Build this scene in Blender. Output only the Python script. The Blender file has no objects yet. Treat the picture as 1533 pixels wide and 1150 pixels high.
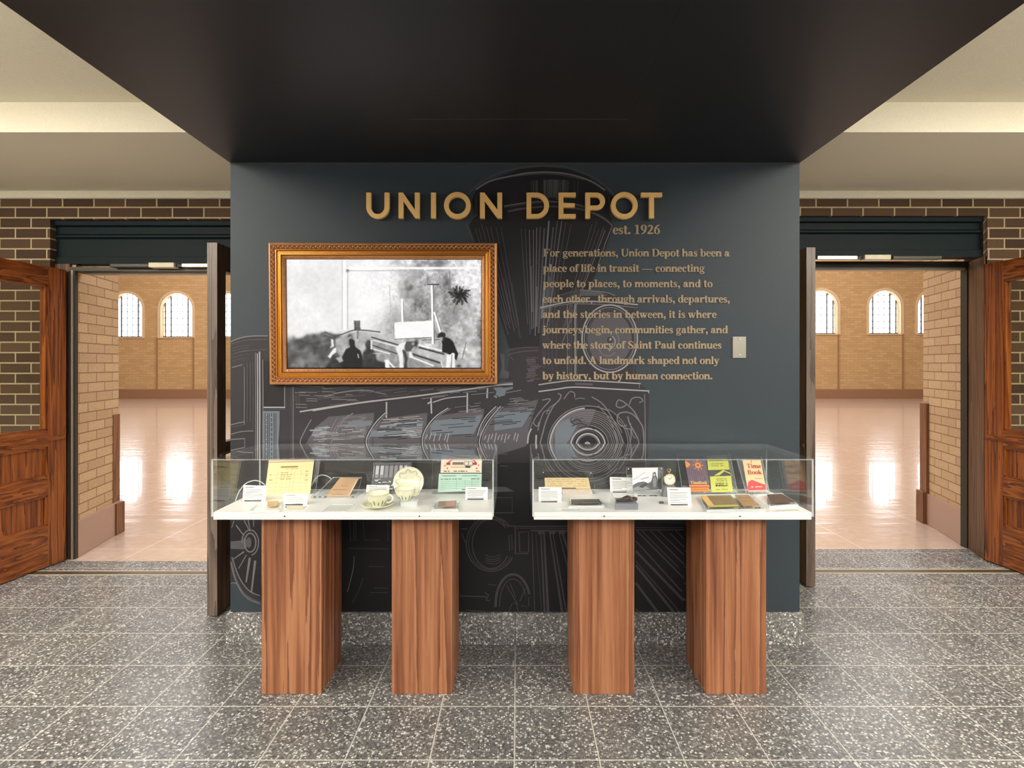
import bpy, bmesh, math, random
from mathutils import Vector, Matrix
SC = bpy.context.scene
COL = SC.collection

# ------------------------------------------------------------------ camera, world, lights, exposure
CAMH, F, VX, VY = 1.42, 790.0, 774.0, 545.0
cd = bpy.data.cameras.new('camera'); cam = bpy.data.objects.new('camera', cd); COL.objects.link(cam)
cam.location = (0, 0, CAMH); cam.rotation_euler = (math.pi / 2, 0, 0)
cd.sensor_fit = 'HORIZONTAL'; cd.sensor_width = 36.0; cd.lens = F / 1533 * 36.0
cd.shift_x = (766.5 - VX) / 1533; cd.shift_y = (VY - 575.0) / 1533
cd.clip_start = 0.05; cd.clip_end = 200
SC.camera = cam

wd = bpy.data.worlds.new('world'); SC.world = wd; wd.use_nodes = True
wd.node_tree.nodes['Background'].inputs[0].default_value = (0.95, 0.97, 1.0, 1)
wd.node_tree.nodes['Background'].inputs[1].default_value = 0.08

def area(name, loc, rot, sx, sy, power, color=(1, 1, 1)):
    l = bpy.data.lights.new(name, 'AREA'); l.shape = 'RECTANGLE'; l.size = sx; l.size_y = sy
    l.energy = power; l.color = color
    o = bpy.data.objects.new(name, l); COL.objects.link(o); o.location = loc; o.rotation_euler = rot
    return o
R = math.radians
area('daylight_behind', (0, -4.6, 1.75), (R(90), 0, 0), 9.0, 2.3, 25, (1.0, 0.99, 0.98))
area('ceiling_lamp_behind', (0, -1.55, 2.79), (0, 0, 0), 6.4, 2.3, 250, (1.0, 0.98, 0.95))
area('ceiling_lamp_left', (-3.3, 0.7, 2.80), (0, 0, 0), 2.6, 3.0, 128, (1.0, 0.97, 0.92))
area('ceiling_lamp_right', (3.3, 0.7, 2.80), (0, 0, 0), 2.6, 3.0, 128, (1.0, 0.97, 0.92))
area('uplight_left', (-4.6, -1.0, 1.9), (R(180), 0, 0), 1.6, 3.0, 290, (1.0, 0.96, 0.85))  # added pair of upward fills that brighten the ceiling, no fixtures here
area('uplight_right', (4.6, -1.0, 1.9), (R(180), 0, 0), 1.6, 3.0, 290, (1.0, 0.96, 0.85))
area('cove_lamp_left', (-4.0, 1.5, 2.70), (R(90), 0, 0), 4.0, .10, 9, (1.0, 0.93, 0.76))
area('cove_lamp_right', (4.0, 1.5, 2.70), (R(90), 0, 0), 4.0, .10, 9, (1.0, 0.93, 0.76))
area('hall_skylight', (0, 13.0, 9.6), (0, 0, 0), 30, 12, 3300, (0.96, 0.98, 1.0))

SC.view_settings.view_transform = 'Standard'; SC.view_settings.look = 'None'
SC.view_settings.gamma = 1.0; SC.view_settings.exposure = 0.3
SC.view_settings.use_curve_mapping = False
SC.cycles.max_bounces = 10; SC.cycles.diffuse_bounces = 4; SC.cycles.glossy_bounces = 5
SC.cycles.transparent_max_bounces = 48; SC.cycles.transmission_bounces = 8
SC.cycles.sample_clamp_indirect = 6.0

# ------------------------------------------------------------------ helpers
def W(px, py, Y):
    """the point of the place at depth Y that the photo shows at (px, py)"""
    return Vector(((px - VX) * Y / F, Y, CAMH - (py - VY) * Y / F))
def ydeck(py, z):
    return (CAMH - z) * F / (py - VY)

def lin(c):
    return tuple(((v / 255 + 0.055) / 1.055) ** 2.4 if v / 255 > 0.04045 else v / 255 / 12.92 for v in c)

class NT:
    """small node helper"""
    def __init__(s, m):
        s.nt = m.node_tree; s.nt.nodes.clear()
        s.out = s.n('ShaderNodeOutputMaterial')
    def n(s, t, **kw):
        nd = s.nt.nodes.new(t)
        for k, v in kw.items():
            if k.startswith('i_'):
                nd.inputs[k[2:].replace('_', ' ')].default_value = v
            else: setattr(nd, k, v)
        return nd
    def l(s, a, b): s.nt.links.new(a, b)
    def val(s, sock, v):
        if hasattr(v, 'is_output'): s.l(v, sock)
        else: sock.default_value = v
    def math(s, op, a, b=None, c=None):
        nd = s.n('ShaderNodeMath', operation=op)
        s.val(nd.inputs[0], a)
        if b is not None: s.val(nd.inputs[1], b)
        if c is not None: s.val(nd.inputs[2], c)
        return nd.outputs[0]
    def mix(s, fac, a, b, mode='MIX'):
        nd = s.n('ShaderNodeMix', data_type='RGBA', blend_type=mode)
        s.val(nd.inputs[0], fac); s.val(nd.inputs[6], a); s.val(nd.inputs[7], b)
        return nd.outputs[2]
    def pos(s): return s.n('ShaderNodeNewGeometry').outputs['Position']
    def scaled(s, v, sc, off=(0, 0, 0)):
        nd = s.n('ShaderNodeMapping'); s.l(v, nd.inputs[0])
        nd.inputs['Scale'].default_value = sc; nd.inputs['Location'].default_value = off
        return nd.outputs[0]
    def noise(s, v, scale=1, detail=3, rough=.5, dist=0):
        nd = s.n('ShaderNodeTexNoise'); s.l(v, nd.inputs['Vector'])
        nd.inputs['Scale'].default_value = scale; nd.inputs['Detail'].default_value = detail
        nd.inputs['Roughness'].default_value = rough; nd.inputs['Distortion'].default_value = dist
        return nd.outputs['Fac']
    def voro(s, v, scale):
        nd = s.n('ShaderNodeTexVoronoi'); s.l(v, nd.inputs['Vector']); nd.inputs['Scale'].default_value = scale
        return nd
    def ramp(s, f, stops, interp='LINEAR'):
        nd = s.n('ShaderNodeValToRGB'); s.l(f, nd.inputs[0]); cr = nd.color_ramp; cr.interpolation = interp
        while len(cr.elements) < len(stops): cr.elements.new(.5)
        for e, (p, c) in zip(cr.elements, stops):
            e.position = p; e.color = (*c, 1) if len(c) == 3 else c
        return nd.outputs[0]
    def bsdf(s, color, rough=.5, metal=0.0, spec=.5, bump=None, bstr=.2, bdist=.01, coat=0, emis=None, estr=0):
        b = s.n('ShaderNodeBsdfPrincipled')
        s.val(b.inputs['Base Color'], color if hasattr(color, 'is_output') else (*color, 1))
        s.val(b.inputs['Roughness'], rough); b.inputs['Metallic'].default_value = metal
        b.inputs['Specular IOR Level'].default_value = spec; b.inputs['Coat Weight'].default_value = coat
        if emis is not None:
            s.val(b.inputs['Emission Color'], emis if hasattr(emis, 'is_output') else (*emis, 1))
            b.inputs['Emission Strength'].default_value = estr
        if bump is not None:
            bp = s.n('ShaderNodeBump'); bp.inputs['Strength'].default_value = bstr; bp.inputs['Distance'].default_value = bdist
            s.l(bump, bp.inputs['Height']); s.l(bp.outputs[0], b.inputs['Normal'])
        s.l(b.outputs[0], s.out.inputs[0]); return b

MATS = {}
def newmat(name):
    m = bpy.data.materials.new(name); m.use_nodes = True; MATS[name] = m; return m
def plain(name, rgb, rough=.5, metal=0, spec=.5, var=0.0, coat=0, emit=0):
    """flat paint / paper / metal with a faint procedural variation"""
    if name in MATS: return MATS[name]
    m = newmat(name); t = NT(m); c = lin(rgb)
    if var:
        f = t.noise(t.pos(), 35, 3)
        col = t.mix(f, (*[v * (1 - var) for v in c], 1), (*[min(1, v * (1 + var)) for v in c], 1))
    else: col = c
    t.bsdf(col, rough, metal, spec, coat=coat, emis=c if emit else None, estr=emit)
    return m

class MB:
    """collects geometry in world coordinates and links it as one mesh object"""
    def __init__(s): s.v = []; s.f = []; s.mi = []; s.mats = []; s.sm = []
    def m(s, mat):
        if mat not in s.mats: s.mats.append(mat)
        return s.mats.index(mat)
    def poly(s, pts, mat, smooth=False):
        b = len(s.v); s.v += [Vector(p) for p in pts]; s.f.append(list(range(b, b + len(pts))))
        s.mi.append(s.m(mat)); s.sm.append(smooth)
    def mesh(s, verts, faces, mat, smooth=False):
        b = len(s.v); s.v += [Vector(p) for p in verts]; k = s.m(mat)
        for f in faces: s.f.append([b + i for i in f]); s.mi.append(k); s.sm.append(smooth)
    def hexa(s, p, mat, side=None):
        """8 corners: 0-3 front loop, 4-7 back loop; side = material of the four edge faces"""
        b = len(s.v); s.v += [Vector(q) for q in p]; k = s.m(mat); k2 = s.m(side) if side else k
        for f, kk in (((0, 1, 2, 3), k), ((7, 6, 5, 4), k), ((4, 5, 1, 0), k2), ((5, 6, 2, 1), k2), ((6, 7, 3, 2), k2), ((7, 4, 0, 3), k2)):
            s.f.append([b + i for i in f]); s.mi.append(kk); s.sm.append(False)
    def box(s, x0, x1, y0, y1, z0, z1, mat, side=None):
        s.hexa([(x0, y0, z0), (x1, y0, z0), (x1, y0, z1), (x0, y0, z1), (x0, y1, z0), (x1, y1, z0), (x1, y1, z1), (x0, y1, z1)], mat, side)
    def slab(s, quad, th, mat, side=None):
        """quad TL,TR,BR,BL seen from the front; thickness th goes away from the viewer"""
        q = [Vector(p) for p in quad]; n = (q[2] - q[3]).cross(q[0] - q[3]).normalized()
        s.hexa([q[3], q[2], q[1], q[0]] + [p - n * th for p in (q[3], q[2], q[1], q[0])], mat, side)
    def prism(s, loop, vec, mat, smooth=False):
        """closed loop of points extruded along vec"""
        n = len(loop); b = len(s.v); vec = Vector(vec); k = s.m(mat)
        s.v += [Vector(p) for p in loop] + [Vector(p) + vec for p in loop]
        s.f.append([b + i for i in range(n)]); s.f.append([b + n + i for i in reversed(range(n))])
        s.mi += [k, k]; s.sm += [False, False]
        for i in range(n):
            j = (i + 1) % n; s.f.append([b + i, b + n + i, b + n + j, b + j]); s.mi.append(k); s.sm.append(smooth)
    def lathe(s, c, prof, mat, n=32, axis=(0, 0, 1), xref=(1, 0, 0)):
        a = Vector(axis).normalized(); x = Vector(xref); x = (x - a * x.dot(a)).normalized(); y = a.cross(x)
        b = len(s.v); k = s.m(mat); c = Vector(c)
        for r, h in prof:
            for i in range(n):
                t = 2 * math.pi * i / n
                s.v.append(c + a * h + (x * math.cos(t) + y * math.sin(t)) * r)
        for j in range(len(prof) - 1):
            for i in range(n):
                i2 = (i + 1) % n
                s.f.append([b + j * n + i, b + j * n + i2, b + (j + 1) * n + i2, b + (j + 1) * n + i]); s.mi.append(k); s.sm.append(True)
    def tube(s, pts, r, mat, n=8):
        pts = [Vector(p) for p in pts]; b = len(s.v); k = s.m(mat); up = None
        for i, p in enumerate(pts):
            d = (pts[min(i + 1, len(pts) - 1)] - pts[max(i - 1, 0)]).normalized()
            if up is None: up = Vector((0, 0, 1)) if abs(d.z) < .9 else Vector((1, 0, 0))
            x = (up - d * up.dot(d)).normalized(); y = d.cross(x); up = x
            rr = r[i] if isinstance(r, (list, tuple)) else r
            for j in range(n):
                t = 2 * math.pi * j / n; s.v.append(p + (x * math.cos(t) + y * math.sin(t)) * rr)
        for i in range(len(pts) - 1):
            for j in range(n):
                j2 = (j + 1) % n
                s.f.append([b + i * n + j, b + i * n + j2, b + (i + 1) * n + j2, b + (i + 1) * n + j]); s.mi.append(k); s.sm.append(True)
        s.f.append([b + j for j in reversed(range(n))]); s.f.append([b + (len(pts) - 1) * n + j for j in range(n)])
        s.mi += [k, k]; s.sm += [False, False]
    def stroke(s, pts, w, mat, fwd=Vector((0, -1, 0)), flat=None):
        """flat ribbon along pts lying in the plane with normal fwd; w = width or list"""
        pts = [Vector(p) for p in pts]; n = len(pts); b = len(s.v); k = s.m(mat)
        for i, p in enumerate(pts):
            d = (pts[min(i + 1, n - 1)] - pts[max(i - 1, 0)])
            d = d.normalized() if d.length > 1e-9 else Vector((1, 0, 0))
            nr = fwd.cross(d).normalized(); ww = (w[i] if isinstance(w, (list, tuple)) else w) / 2
            s.v += [p + nr * ww, p - nr * ww]
        for i in range(n - 1):
            s.f.append([b + 2 * i, b + 2 * i + 1, b + 2 * i + 3, b + 2 * i + 2]); s.mi.append(k); s.sm.append(False)
    def build(s, name, parent=None, bevel=0):
        o_loc = Vector((0, 0, 0))
        if parent is not None:
            q = parent
            while q is not None: o_loc = o_loc + q.location; q = q.parent
        else:
            o_loc = Vector((sum(v.x for v in s.v) / len(s.v), sum(v.y for v in s.v) / len(s.v), min(v.z for v in s.v)))
        me = bpy.data.meshes.new(name)
        me.from_pydata([v - o_loc for v in s.v], [], s.f)
        for m in s.mats: me.materials.append(m)
        for i, p in enumerate(me.polygons): p.material_index = s.mi[i]; p.use_smooth = s.sm[i]
        me.update()
        o = bpy.data.objects.new(name, me); COL.objects.link(o)
        if parent is not None: o.parent = parent
        else: o.location = o_loc
        if bevel:
            bv = o.modifiers.new('bevel', 'BEVEL'); bv.width = bevel; bv.segments = 2; bv.limit_method = 'ANGLE'
        return o

def tag(o, label=None, cat=None, group=None, kind=None):
    if label: o['label'] = label
    if cat: o['category'] = cat
    if group: o['group'] = group
    if kind: o['kind'] = kind
    return o
def thing(name, loc, label, cat, group=None, kind=None):
    o = bpy.data.objects.new(name, None); COL.objects.link(o); o.location = loc; o.empty_display_size = .05
    return tag(o, label, cat, group, kind)
def struct(mb, name, label, cat, bevel=0):
    return tag(mb.build(name, None, bevel), label, cat, None, 'structure')

def catmull(pts, k=6):
    out = []; n = len(pts)
    P = [Vector((*p, 0)) if len(p) == 2 else Vector(p) for p in pts]
    for i in range(n - 1):
        p0 = P[max(i - 1, 0)]; p1 = P[i]; p2 = P[i + 1]; p3 = P[min(i + 2, n - 1)]
        for j in range(k):
            t = j / k
            out.append(.5 * (2 * p1 + (p2 - p0) * t + (2 * p0 - 5 * p1 + 4 * p2 - p3) * t * t + (3 * p1 - p0 - 3 * p2 + p3) * t ** 3))
    out.append(P[-1]); return out

# ------------------------------------------------------------------ materials
def mat_terrazzo(name, grout, tone=1.0):
    m = newmat(name); t = NT(m); p = t.pos()
    v1 = t.voro(p, 118); sep = t.n('ShaderNodeSeparateColor'); t.l(v1.outputs['Color'], sep.inputs[0])
    c = t.ramp(sep.outputs[0], [(0, lin((52, 53, 53))), (.2, lin((82, 83, 82))), (.4, lin((112, 112, 110))), (.58, lin((144, 143, 139))), (.72, lin((174, 172, 167))), (.86, lin((224, 222, 216)))], 'CONSTANT')
    edge = t.math('GREATER_THAN', v1.outputs['Distance'], .56)
    c = t.mix(edge, c, (*lin((98, 95, 92)), 1))
    f = t.noise(p, 2.2, 2); c = t.mix(.25, c, t.ramp(f, [(.3, (.10, .10, .10)), (.7, (.34, .33, .31))]))
    if grout:
        sx = t.n('ShaderNodeSeparateXYZ'); t.l(p, sx.inputs[0])
        def ln(v, off, per, w):
            a = t.math('FRACT', t.math('DIVIDE', t.math('SUBTRACT', v, off - per / 2 + 100 * per * -1), per))
            return t.math('LESS_THAN', t.math('ABSOLUTE', t.math('SUBTRACT', a, .5)), w / per / 2)
        # per-tile tint
        g = t.math('MAXIMUM', ln(sx.outputs[0], -.0089, .3044, .0048), ln(sx.outputs[1], 2.188, .2967, .0055))
        ix = t.math('FLOOR', t.math('DIVIDE', t.math('SUBTRACT', sx.outputs[0], -.0089), .3044))
        iy = t.math('FLOOR', t.math('DIVIDE', t.math('SUBTRACT', sx.outputs[1], 2.188), .2967))
        cb = t.n('ShaderNodeCombineXYZ'); t.l(ix, cb.inputs[0]); t.l(iy, cb.inputs[1])
        wn = t.n('ShaderNodeTexWhiteNoise'); t.l(cb.outputs[0], wn.inputs['Vector'])
        c = t.mix(.55, c, t.mix(1, c, t.ramp(wn.outputs['Value'], [(0, (.72, .72, .74)), (1, (1.0, .98, .95))]), 'MULTIPLY'))
        c = t.mix(g, c, (*lin((180, 177, 170)), 1))
    if tone != 1: c = t.mix(1, c, (tone, tone, tone, 1), 'MULTIPLY')
    t.bsdf(c, t.ramp(t.noise(p, 60, 2), [(.3, (.22,) * 3), (.7, (.4,) * 3)]), 0, .5)
    return m
TERRAZZO = mat_terrazzo('terrazzo_tile', True, .88)
TERRAZZO_BASE = mat_terrazzo('terrazzo_base', False, 1.25)

def mat_brick(name, c1, c2, mortar, bw, bh, offx, offz, msize=.005, axis='XZ', bump=.5, rough=.8, shift=(0, 0)):
    m = newmat(name); t = NT(m); p = t.pos(); sx = t.n('ShaderNodeSeparateXYZ'); t.l(p, sx.inputs[0])
    u = sx.outputs[0] if axis[0] == 'X' else sx.outputs[1]
    cb = t.n('ShaderNodeCombineXYZ')
    t.l(t.math('SUBTRACT', u, offx - 100 * bw), cb.inputs[0]); t.l(t.math('SUBTRACT', sx.outputs[2], offz - 100 * bh), cb.inputs[1])
    b = t.n('ShaderNodeTexBrick'); t.l(cb.outputs[0], b.inputs['Vector'])
    b.offset = .5; b.squash = 1
    b.inputs['Color1'].default_value = (*lin(c1), 1); b.inputs['Color2'].default_value = (*lin(c2), 1)
    b.inputs['Mortar'].default_value = (*lin(mortar), 1)
    b.inputs['Scale'].default_value = 1; b.inputs['Brick Width'].default_value = bw; b.inputs['Row Height'].default_value = bh
    b.inputs['Mortar Size'].default_value = msize; b.inputs['Mortar Smooth'].default_value = .15; b.inputs['Bias'].default_value = 0
    n = t.noise(t.scaled(p, (1, 1, 2.2)), 90, 4, .65)
    c = t.mix(.5, b.outputs['Color'], t.mix(1, b.outputs['Color'], t.ramp(n, [(.3, (.45,) * 3), (.7, (1.35,) * 3)]), 'MULTIPLY'))
    h = t.math('SUBTRACT', 1.0, b.outputs['Fac'])
    t.bsdf(c, rough, 0, .3, bump=h, bstr=bump, bdist=.006)
    return m
BRICK_DARK = mat_brick('dark_brick', (64, 46, 31), (88, 66, 46), (176, 156, 126), .2261, .0747, -3.386, 2.548, .0054)
BRICK_TAN_SIDE = mat_brick('tan_brick', (204, 174, 134), (190, 158, 120), (146, 114, 84), .2261, .0747, 3.9, 2.548, .0045, 'YZ')
BRICK_HALL = mat_brick('hall_brick', (206, 170, 122), (192, 154, 106), (184, 148, 106), .30, .10, 0, 0, .008, 'XZ', .2)

def mat_wood(name, dark, mid, light, along='Z', freq=34, rough=.4, coat=.0, flame=.5, seed=0, st=.045, nring=9.0, wsc=9):
    m = newmat(name); t = NT(m); p = t.pos()
    sc = {'Z': (1, 1, st), 'Y': (1, st, 1), 'X': (st, 1, 1)}[along]
    v = t.scaled(p, sc, (seed, seed * .37, seed * .71))
    w = t.noise(v, wsc, 2, .5); n1 = t.noise(v, freq, 4, .6, flame); n2 = t.noise(v, freq * 7, 3, .7)
    ring = t.math('FRACT', t.math('MULTIPLY_ADD', w, nring, t.math('MULTIPLY', n1, 1.2)))
    f = t.math('MULTIPLY_ADD', t.math('POWER', ring, 1.6), .45, t.math('MULTIPLY_ADD', n1, .45, t.math('MULTIPLY', n2, .22)))
    c = t.ramp(f, [(.22, lin(light)), (.5, lin(mid)), (.82, lin(dark))])
    t.bsdf(c, rough, 0, .4, bump=n2, bstr=.06, bdist=.002, coat=coat)
    return m
WALNUT = mat_wood('walnut_veneer', (96, 54, 34), (144, 92, 62), (174, 122, 88), 'Z', 62, .45, 0, .15, 0, .022, 5.0, 13)
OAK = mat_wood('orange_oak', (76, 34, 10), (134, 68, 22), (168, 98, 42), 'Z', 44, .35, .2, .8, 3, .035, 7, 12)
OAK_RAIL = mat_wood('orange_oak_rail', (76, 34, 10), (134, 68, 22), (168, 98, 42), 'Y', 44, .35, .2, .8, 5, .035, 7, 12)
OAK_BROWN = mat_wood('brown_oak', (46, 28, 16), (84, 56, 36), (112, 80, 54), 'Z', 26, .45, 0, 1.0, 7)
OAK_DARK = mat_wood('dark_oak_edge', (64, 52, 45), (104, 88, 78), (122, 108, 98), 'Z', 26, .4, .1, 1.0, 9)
GUARD = mat_wood('corner_guard_wood', (88, 54, 34), (124, 80, 52), (146, 98, 66), 'Z', 26, .4, 0, .6, 11)

def mat_hall_floor():
    m = newmat('terracotta_tile'); t = NT(m); p = t.pos()
    b = t.n('ShaderNodeTexBrick'); t.l(t.scaled(p, (1, 1, 1), (0.1, .55, 0)), b.inputs['Vector']); b.offset = 0
    b.inputs['Color1'].default_value = (*lin((192, 172, 158)), 1); b.inputs['Color2'].default_value = (*lin((184, 162, 148)), 1)
    b.inputs['Mortar'].default_value = (*lin((222, 204, 188)), 1); b.inputs['Scale'].default_value = 1
    b.inputs['Brick Width'].default_value = .92; b.inputs['Row Height'].default_value = .92; b.inputs['Mortar Size'].default_value = .006
    n = t.noise(t.scaled(p, (1, 1, 1)), 14, 4); c = t.mix(.3, b.outputs['Color'], t.ramp(n, [(.3, lin((174, 144, 126))), (.7, lin((214, 190, 172)))]))
    bp = t.noise(t.scaled(p, (.55, 2.0, 1)), 2.4, 3, .55)
    t.bsdf(c, .17, 0, .9, bump=bp, bstr=.26, bdist=.02, coat=.35)
    return m
TERRACOTTA = mat_hall_floor()

def mat_plaster(name, rgb, rough=.9, spec=.2):
    m = newmat(name); t = NT(m); n = t.noise(t.pos(), 160, 3)
    c = t.mix(.5, (*lin(rgb), 1), t.ramp(n, [(.3, lin(tuple(v * .94 for v in rgb))), (.7, lin(tuple(min(255, v * 1.04) for v in rgb)))]))
    t.bsdf(c, rough, 0, spec, bump=n, bstr=.1, bdist=.002); return m
PLASTER = mat_plaster('cream_plaster', (222, 214, 194))
SLATE = mat_plaster('slate_wall_paint', (50, 59, 66), .5, .35)
SOFFIT = mat_plaster('charcoal_soffit_paint', (27, 28, 33), .45, .4)
TEAL = mat_plaster('teal_lintel_paint', (9, 25, 29), .5, .15)
PINKSTONE = mat_plaster('pink_stone', (172, 140, 122), .4, .4)

WHITE = plain('white_deck', (240, 240, 236), .35, var=.01)
STEEL = plain('dark_steel', (66, 64, 58), .4, .6)
SILVER = plain('brushed_steel', (176, 170, 158), .32, .85)
CREAM = plain('cream_closer_cover', (214, 206, 176), .4)
BLACK = plain('black_rubber', (20, 20, 20), .5)
BRASS = plain('brass_letter', (230, 186, 118), .45, .05, var=.04)
TEXTM = plain('bronze_vinyl', (162, 142, 114), .5)
SLATEBROWN = plain('strip_bronze', (88, 76, 60), .4, .5)
STRIPLIGHT = plain('strip_light', (178, 166, 144), .5)

def mat_acrylic(name, tint=(1, 1, 1), boost=1.0, f0=.04):
    m = newmat(name); t = NT(m); g = t.n('ShaderNodeNewGeometry')
    d = t.n('ShaderNodeVectorMath', operation='DOT_PRODUCT'); t.l(g.outputs['Normal'], d.inputs[0]); t.l(g.outputs['Incoming'], d.inputs[1])
    a = t.math('SUBTRACT', 1.0, t.math('ABSOLUTE', d.outputs['Value']))
    fr = t.math('MINIMUM', t.math('MULTIPLY', t.math('MULTIPLY_ADD', t.math('POWER', a, 5.0), 1 - f0, f0), boost), 1.0)
    tr = t.n('ShaderNodeBsdfTransparent'); tr.inputs[0].default_value = (*tint, 1)
    gl = t.n('ShaderNodeBsdfGlossy'); gl.inputs['Roughness'].default_value = .0; gl.inputs[0].default_value = (1, 1, 1, 1)
    mx = t.n('ShaderNodeMixShader'); t.l(fr, mx.inputs[0]); t.l(tr.outputs[0], mx.inputs[1]); t.l(gl.outputs[0], mx.inputs[2])
    t.l(mx.outputs[0], t.out.inputs[0]); return m
ACRYL = mat_acrylic('clear_acrylic', (.995, .998, .997))
ACRYL_S = mat_acrylic('clear_stand_acrylic', (.99, .995, .993), .35)
ACRYL_T = mat_acrylic('case_top_acrylic', (.99, .995, .993), 1.7)
GLASS = mat_acrylic('door_glass', (.93, .95, .93))
def mat_edge(name, a):
    m = newmat(name); t = NT(m)
    b = t.n('ShaderNodeBsdfPrincipled'); b.inputs['Base Color'].default_value = (.86, .9, .9, 1); b.inputs['Roughness'].default_value = .15
    tr = t.n('ShaderNodeBsdfTransparent'); tr.inputs[0].default_value = (.95, .98, .97, 1)
    mx = t.n('ShaderNodeMixShader'); mx.inputs[0].default_value = a
    t.l(tr.outputs[0], mx.inputs[1]); t.l(b.outputs[0], mx.inputs[2]); t.l(mx.outputs[0], t.out.inputs[0]); return m
AEDGE = mat_edge('polished_acrylic_edge', .62)
AEDGE_D = mat_edge('clear_top_edge', .22)

# ------------------------------------------------------------------ the setting
b = MB(); b.poly([(-7, -5, 0), (7, -5, 0), (7, 4.05, 0), (.2, 4.05, 0), (.2, 3.80, 0), (-7, 3.80, 0)], TERRAZZO)
struct(b, 'floor', 'grey speckled terrazzo tile floor with pale grout lines', 'floor')
b = MB(); b.poly([(-24, 3.80, 0), (.2, 3.80, 0), (.2, 4.05, 0), (24, 4.05, 0), (24, 21.6, 0), (-24, 21.6, 0)], TERRACOTTA)
struct(b, 'floor_hall', 'shiny terracotta tile floor of the big hall beyond the doorways', 'floor')
k = 0
for x0, x1, y0 in ((-3.7, -1.5, 3.555), (1.7, 3.9, 3.585)):
    b = MB(); b.box(x0, x1, y0, y0 + .055, 0, .0015, SLATEBROWN); b.box(x0, x1, y0 - .010, y0, 0, .002, STRIPLIGHT); b.box(x0, x1, y0 + .055, y0 + .065, 0, .002, STRIPLIGHT)
    k += 1; struct(b, 'trim_%d' % k, 'brown threshold strip in the floor before the %s doorway' % ('left' if x0 < 0 else 'right'), 'floor strip')

WX0, WX1, WY = -1.457, 1.4366, 2.683
b = MB(); b.box(WX0, WX1, WY, 3.70, 0, 2.442, SLATE)
struct(b, 'wall_center', 'dark slate painted display wall carrying the mural between the doorways', 'wall')
b = MB(); b.box(WX0 - .0154, WX1 + .0154, WY - .0154, 3.70, 0, .158, TERRAZZO_BASE)
for xs in (-.011, -1.16, 1.14): b.box(xs, xs + .003, WY - .0160, WY - .015, 0, .158, SLATEBROWN)
struct(b, 'baseboard_center', 'speckled terrazzo baseboard under the dark display wall', 'baseboard', .004)
SEAM = plain('seam_black', (14, 14, 15), .6)
SEAML = plain('seam_grey', (60, 60, 60), .6)
b = MB(); b.box(WX0, WX1, -.2, WY, 2.442, 2.80, SOFFIT)
b.box(.464, .467, -.2, 2.2, 2.4412, 2.443, SEAM); b.box(-.45, .466, 2.2, 2.203, 2.4414, 2.443, SEAML)
struct(b, 'ceiling_soffit', 'charcoal dropped soffit over the display wall', 'ceiling')
b = MB(); b.box(WX0, WX1, WY - .004, WY + .002, 2.4365, 2.4425, SEAML)
struct(b, 'trim_3', 'thin grey seam line where the display wall meets the soffit', 'trim')
b = MB(); b.box(-7, 7, -5, 2.82, 2.816, 2.95, PLASTER)
struct(b, 'ceiling', 'cream plaster ceiling on both sides of the soffit', 'ceiling')
b = MB(); b.box(-7, 7, 2.814, 3.95, 2.656, 2.96, PLASTER)
struct(b, 'ceiling_bulkhead', 'cream plaster bulkhead dropping along the brick wall', 'ceiling')
k = 3
for x0, x1, s in ((-7, -1.46, 'left'), (1.44, 7, 'right')):
    b = MB(); b.prism([(x0, 3.80, 2.608), (x0, 3.78, 2.608), (x0, 3.772, 2.616), (x0, 3.772, 2.648), (x0, 3.765, 2.656), (x0, 3.80, 2.656)], (x1 - x0, 0, 0), PLASTER)
    k += 1; struct(b, 'trim_%d' % k, 'plaster moulding above the %s brick wall' % s, 'moulding')
# brick walls around the two doorways
b = MB(); b.box(-7, -3.362, 3.80, 3.95, 0, 2.66, BRICK_DARK); b.box(-3.362, -1.55, 3.80, 3.95, 2.462, 2.66, BRICK_DARK)
struct(b, 'wall_left', 'dark brown brick wall with pale mortar around the left doorway', 'wall')
b = MB(); b.prism([(3.386, 3.80, 0), (3.49, 3.95, 0), (7, 3.95, 0), (7, 3.80, 0)], (0, 0, 2.66), BRICK_DARK); b.box(1.75, 3.386, 3.80, 3.95, 2.487, 2.66, BRICK_DARK)
struct(b, 'wall_right', 'dark brown brick wall with pale mortar around the right doorway', 'wall')
b = MB(); b.box(-1.55, 1.75, 3.80, 4.45, 0, 6, BRICK_TAN_SIDE)
struct(b, 'wall_pier', 'brick pier behind the display wall', 'wall')
# room shell beside and behind the camera
for x0, x1, s in ((-7.15, -7, 'side_left'), (7, 7.15, 'side_right')):
    b = MB(); b.box(x0, x1, -5, 3.95, 0, 2.95, BRICK_DARK); struct(b, 'wall_' + s, 'plain side wall outside the picture, %s end' % s[5:], 'wall')
# lintels
def lintel(n, x0, x1, z0, z1, s, ret):
    b = MB(); y = 3.84
    prof = [(y + .10, z0), (y, z0), (y, z0 + .05), (y + .012, z0 + .054), (y + .012, z0 + (z1 - z0) * .58), (y - .004, z0 + (z1 - z0) * .62), (y - .004, z0 + (z1 - z0) * .66), (y + .010, z0 + (z1 - z0) * .70), (y + .010, z0 + (z1 - z0) * .86), (y - .012, z0 + (z1 - z0) * .89), (y - .012, z1), (y + .10, z1)]
    b.prism([(x0, p[0], p[1]) for p in prof], (x1 - x0, 0, 0), TEAL)
    struct(b, 'trim_%d' % n, 'dark teal moulded lintel over the %s doorway' % s, 'lintel')
lintel(6, -3.362, -1.55, 2.148, 2.462, 'left', 0)
lintel(7, 1.75, 3.386, 2.200, 2.487, 'right', 0)
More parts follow.
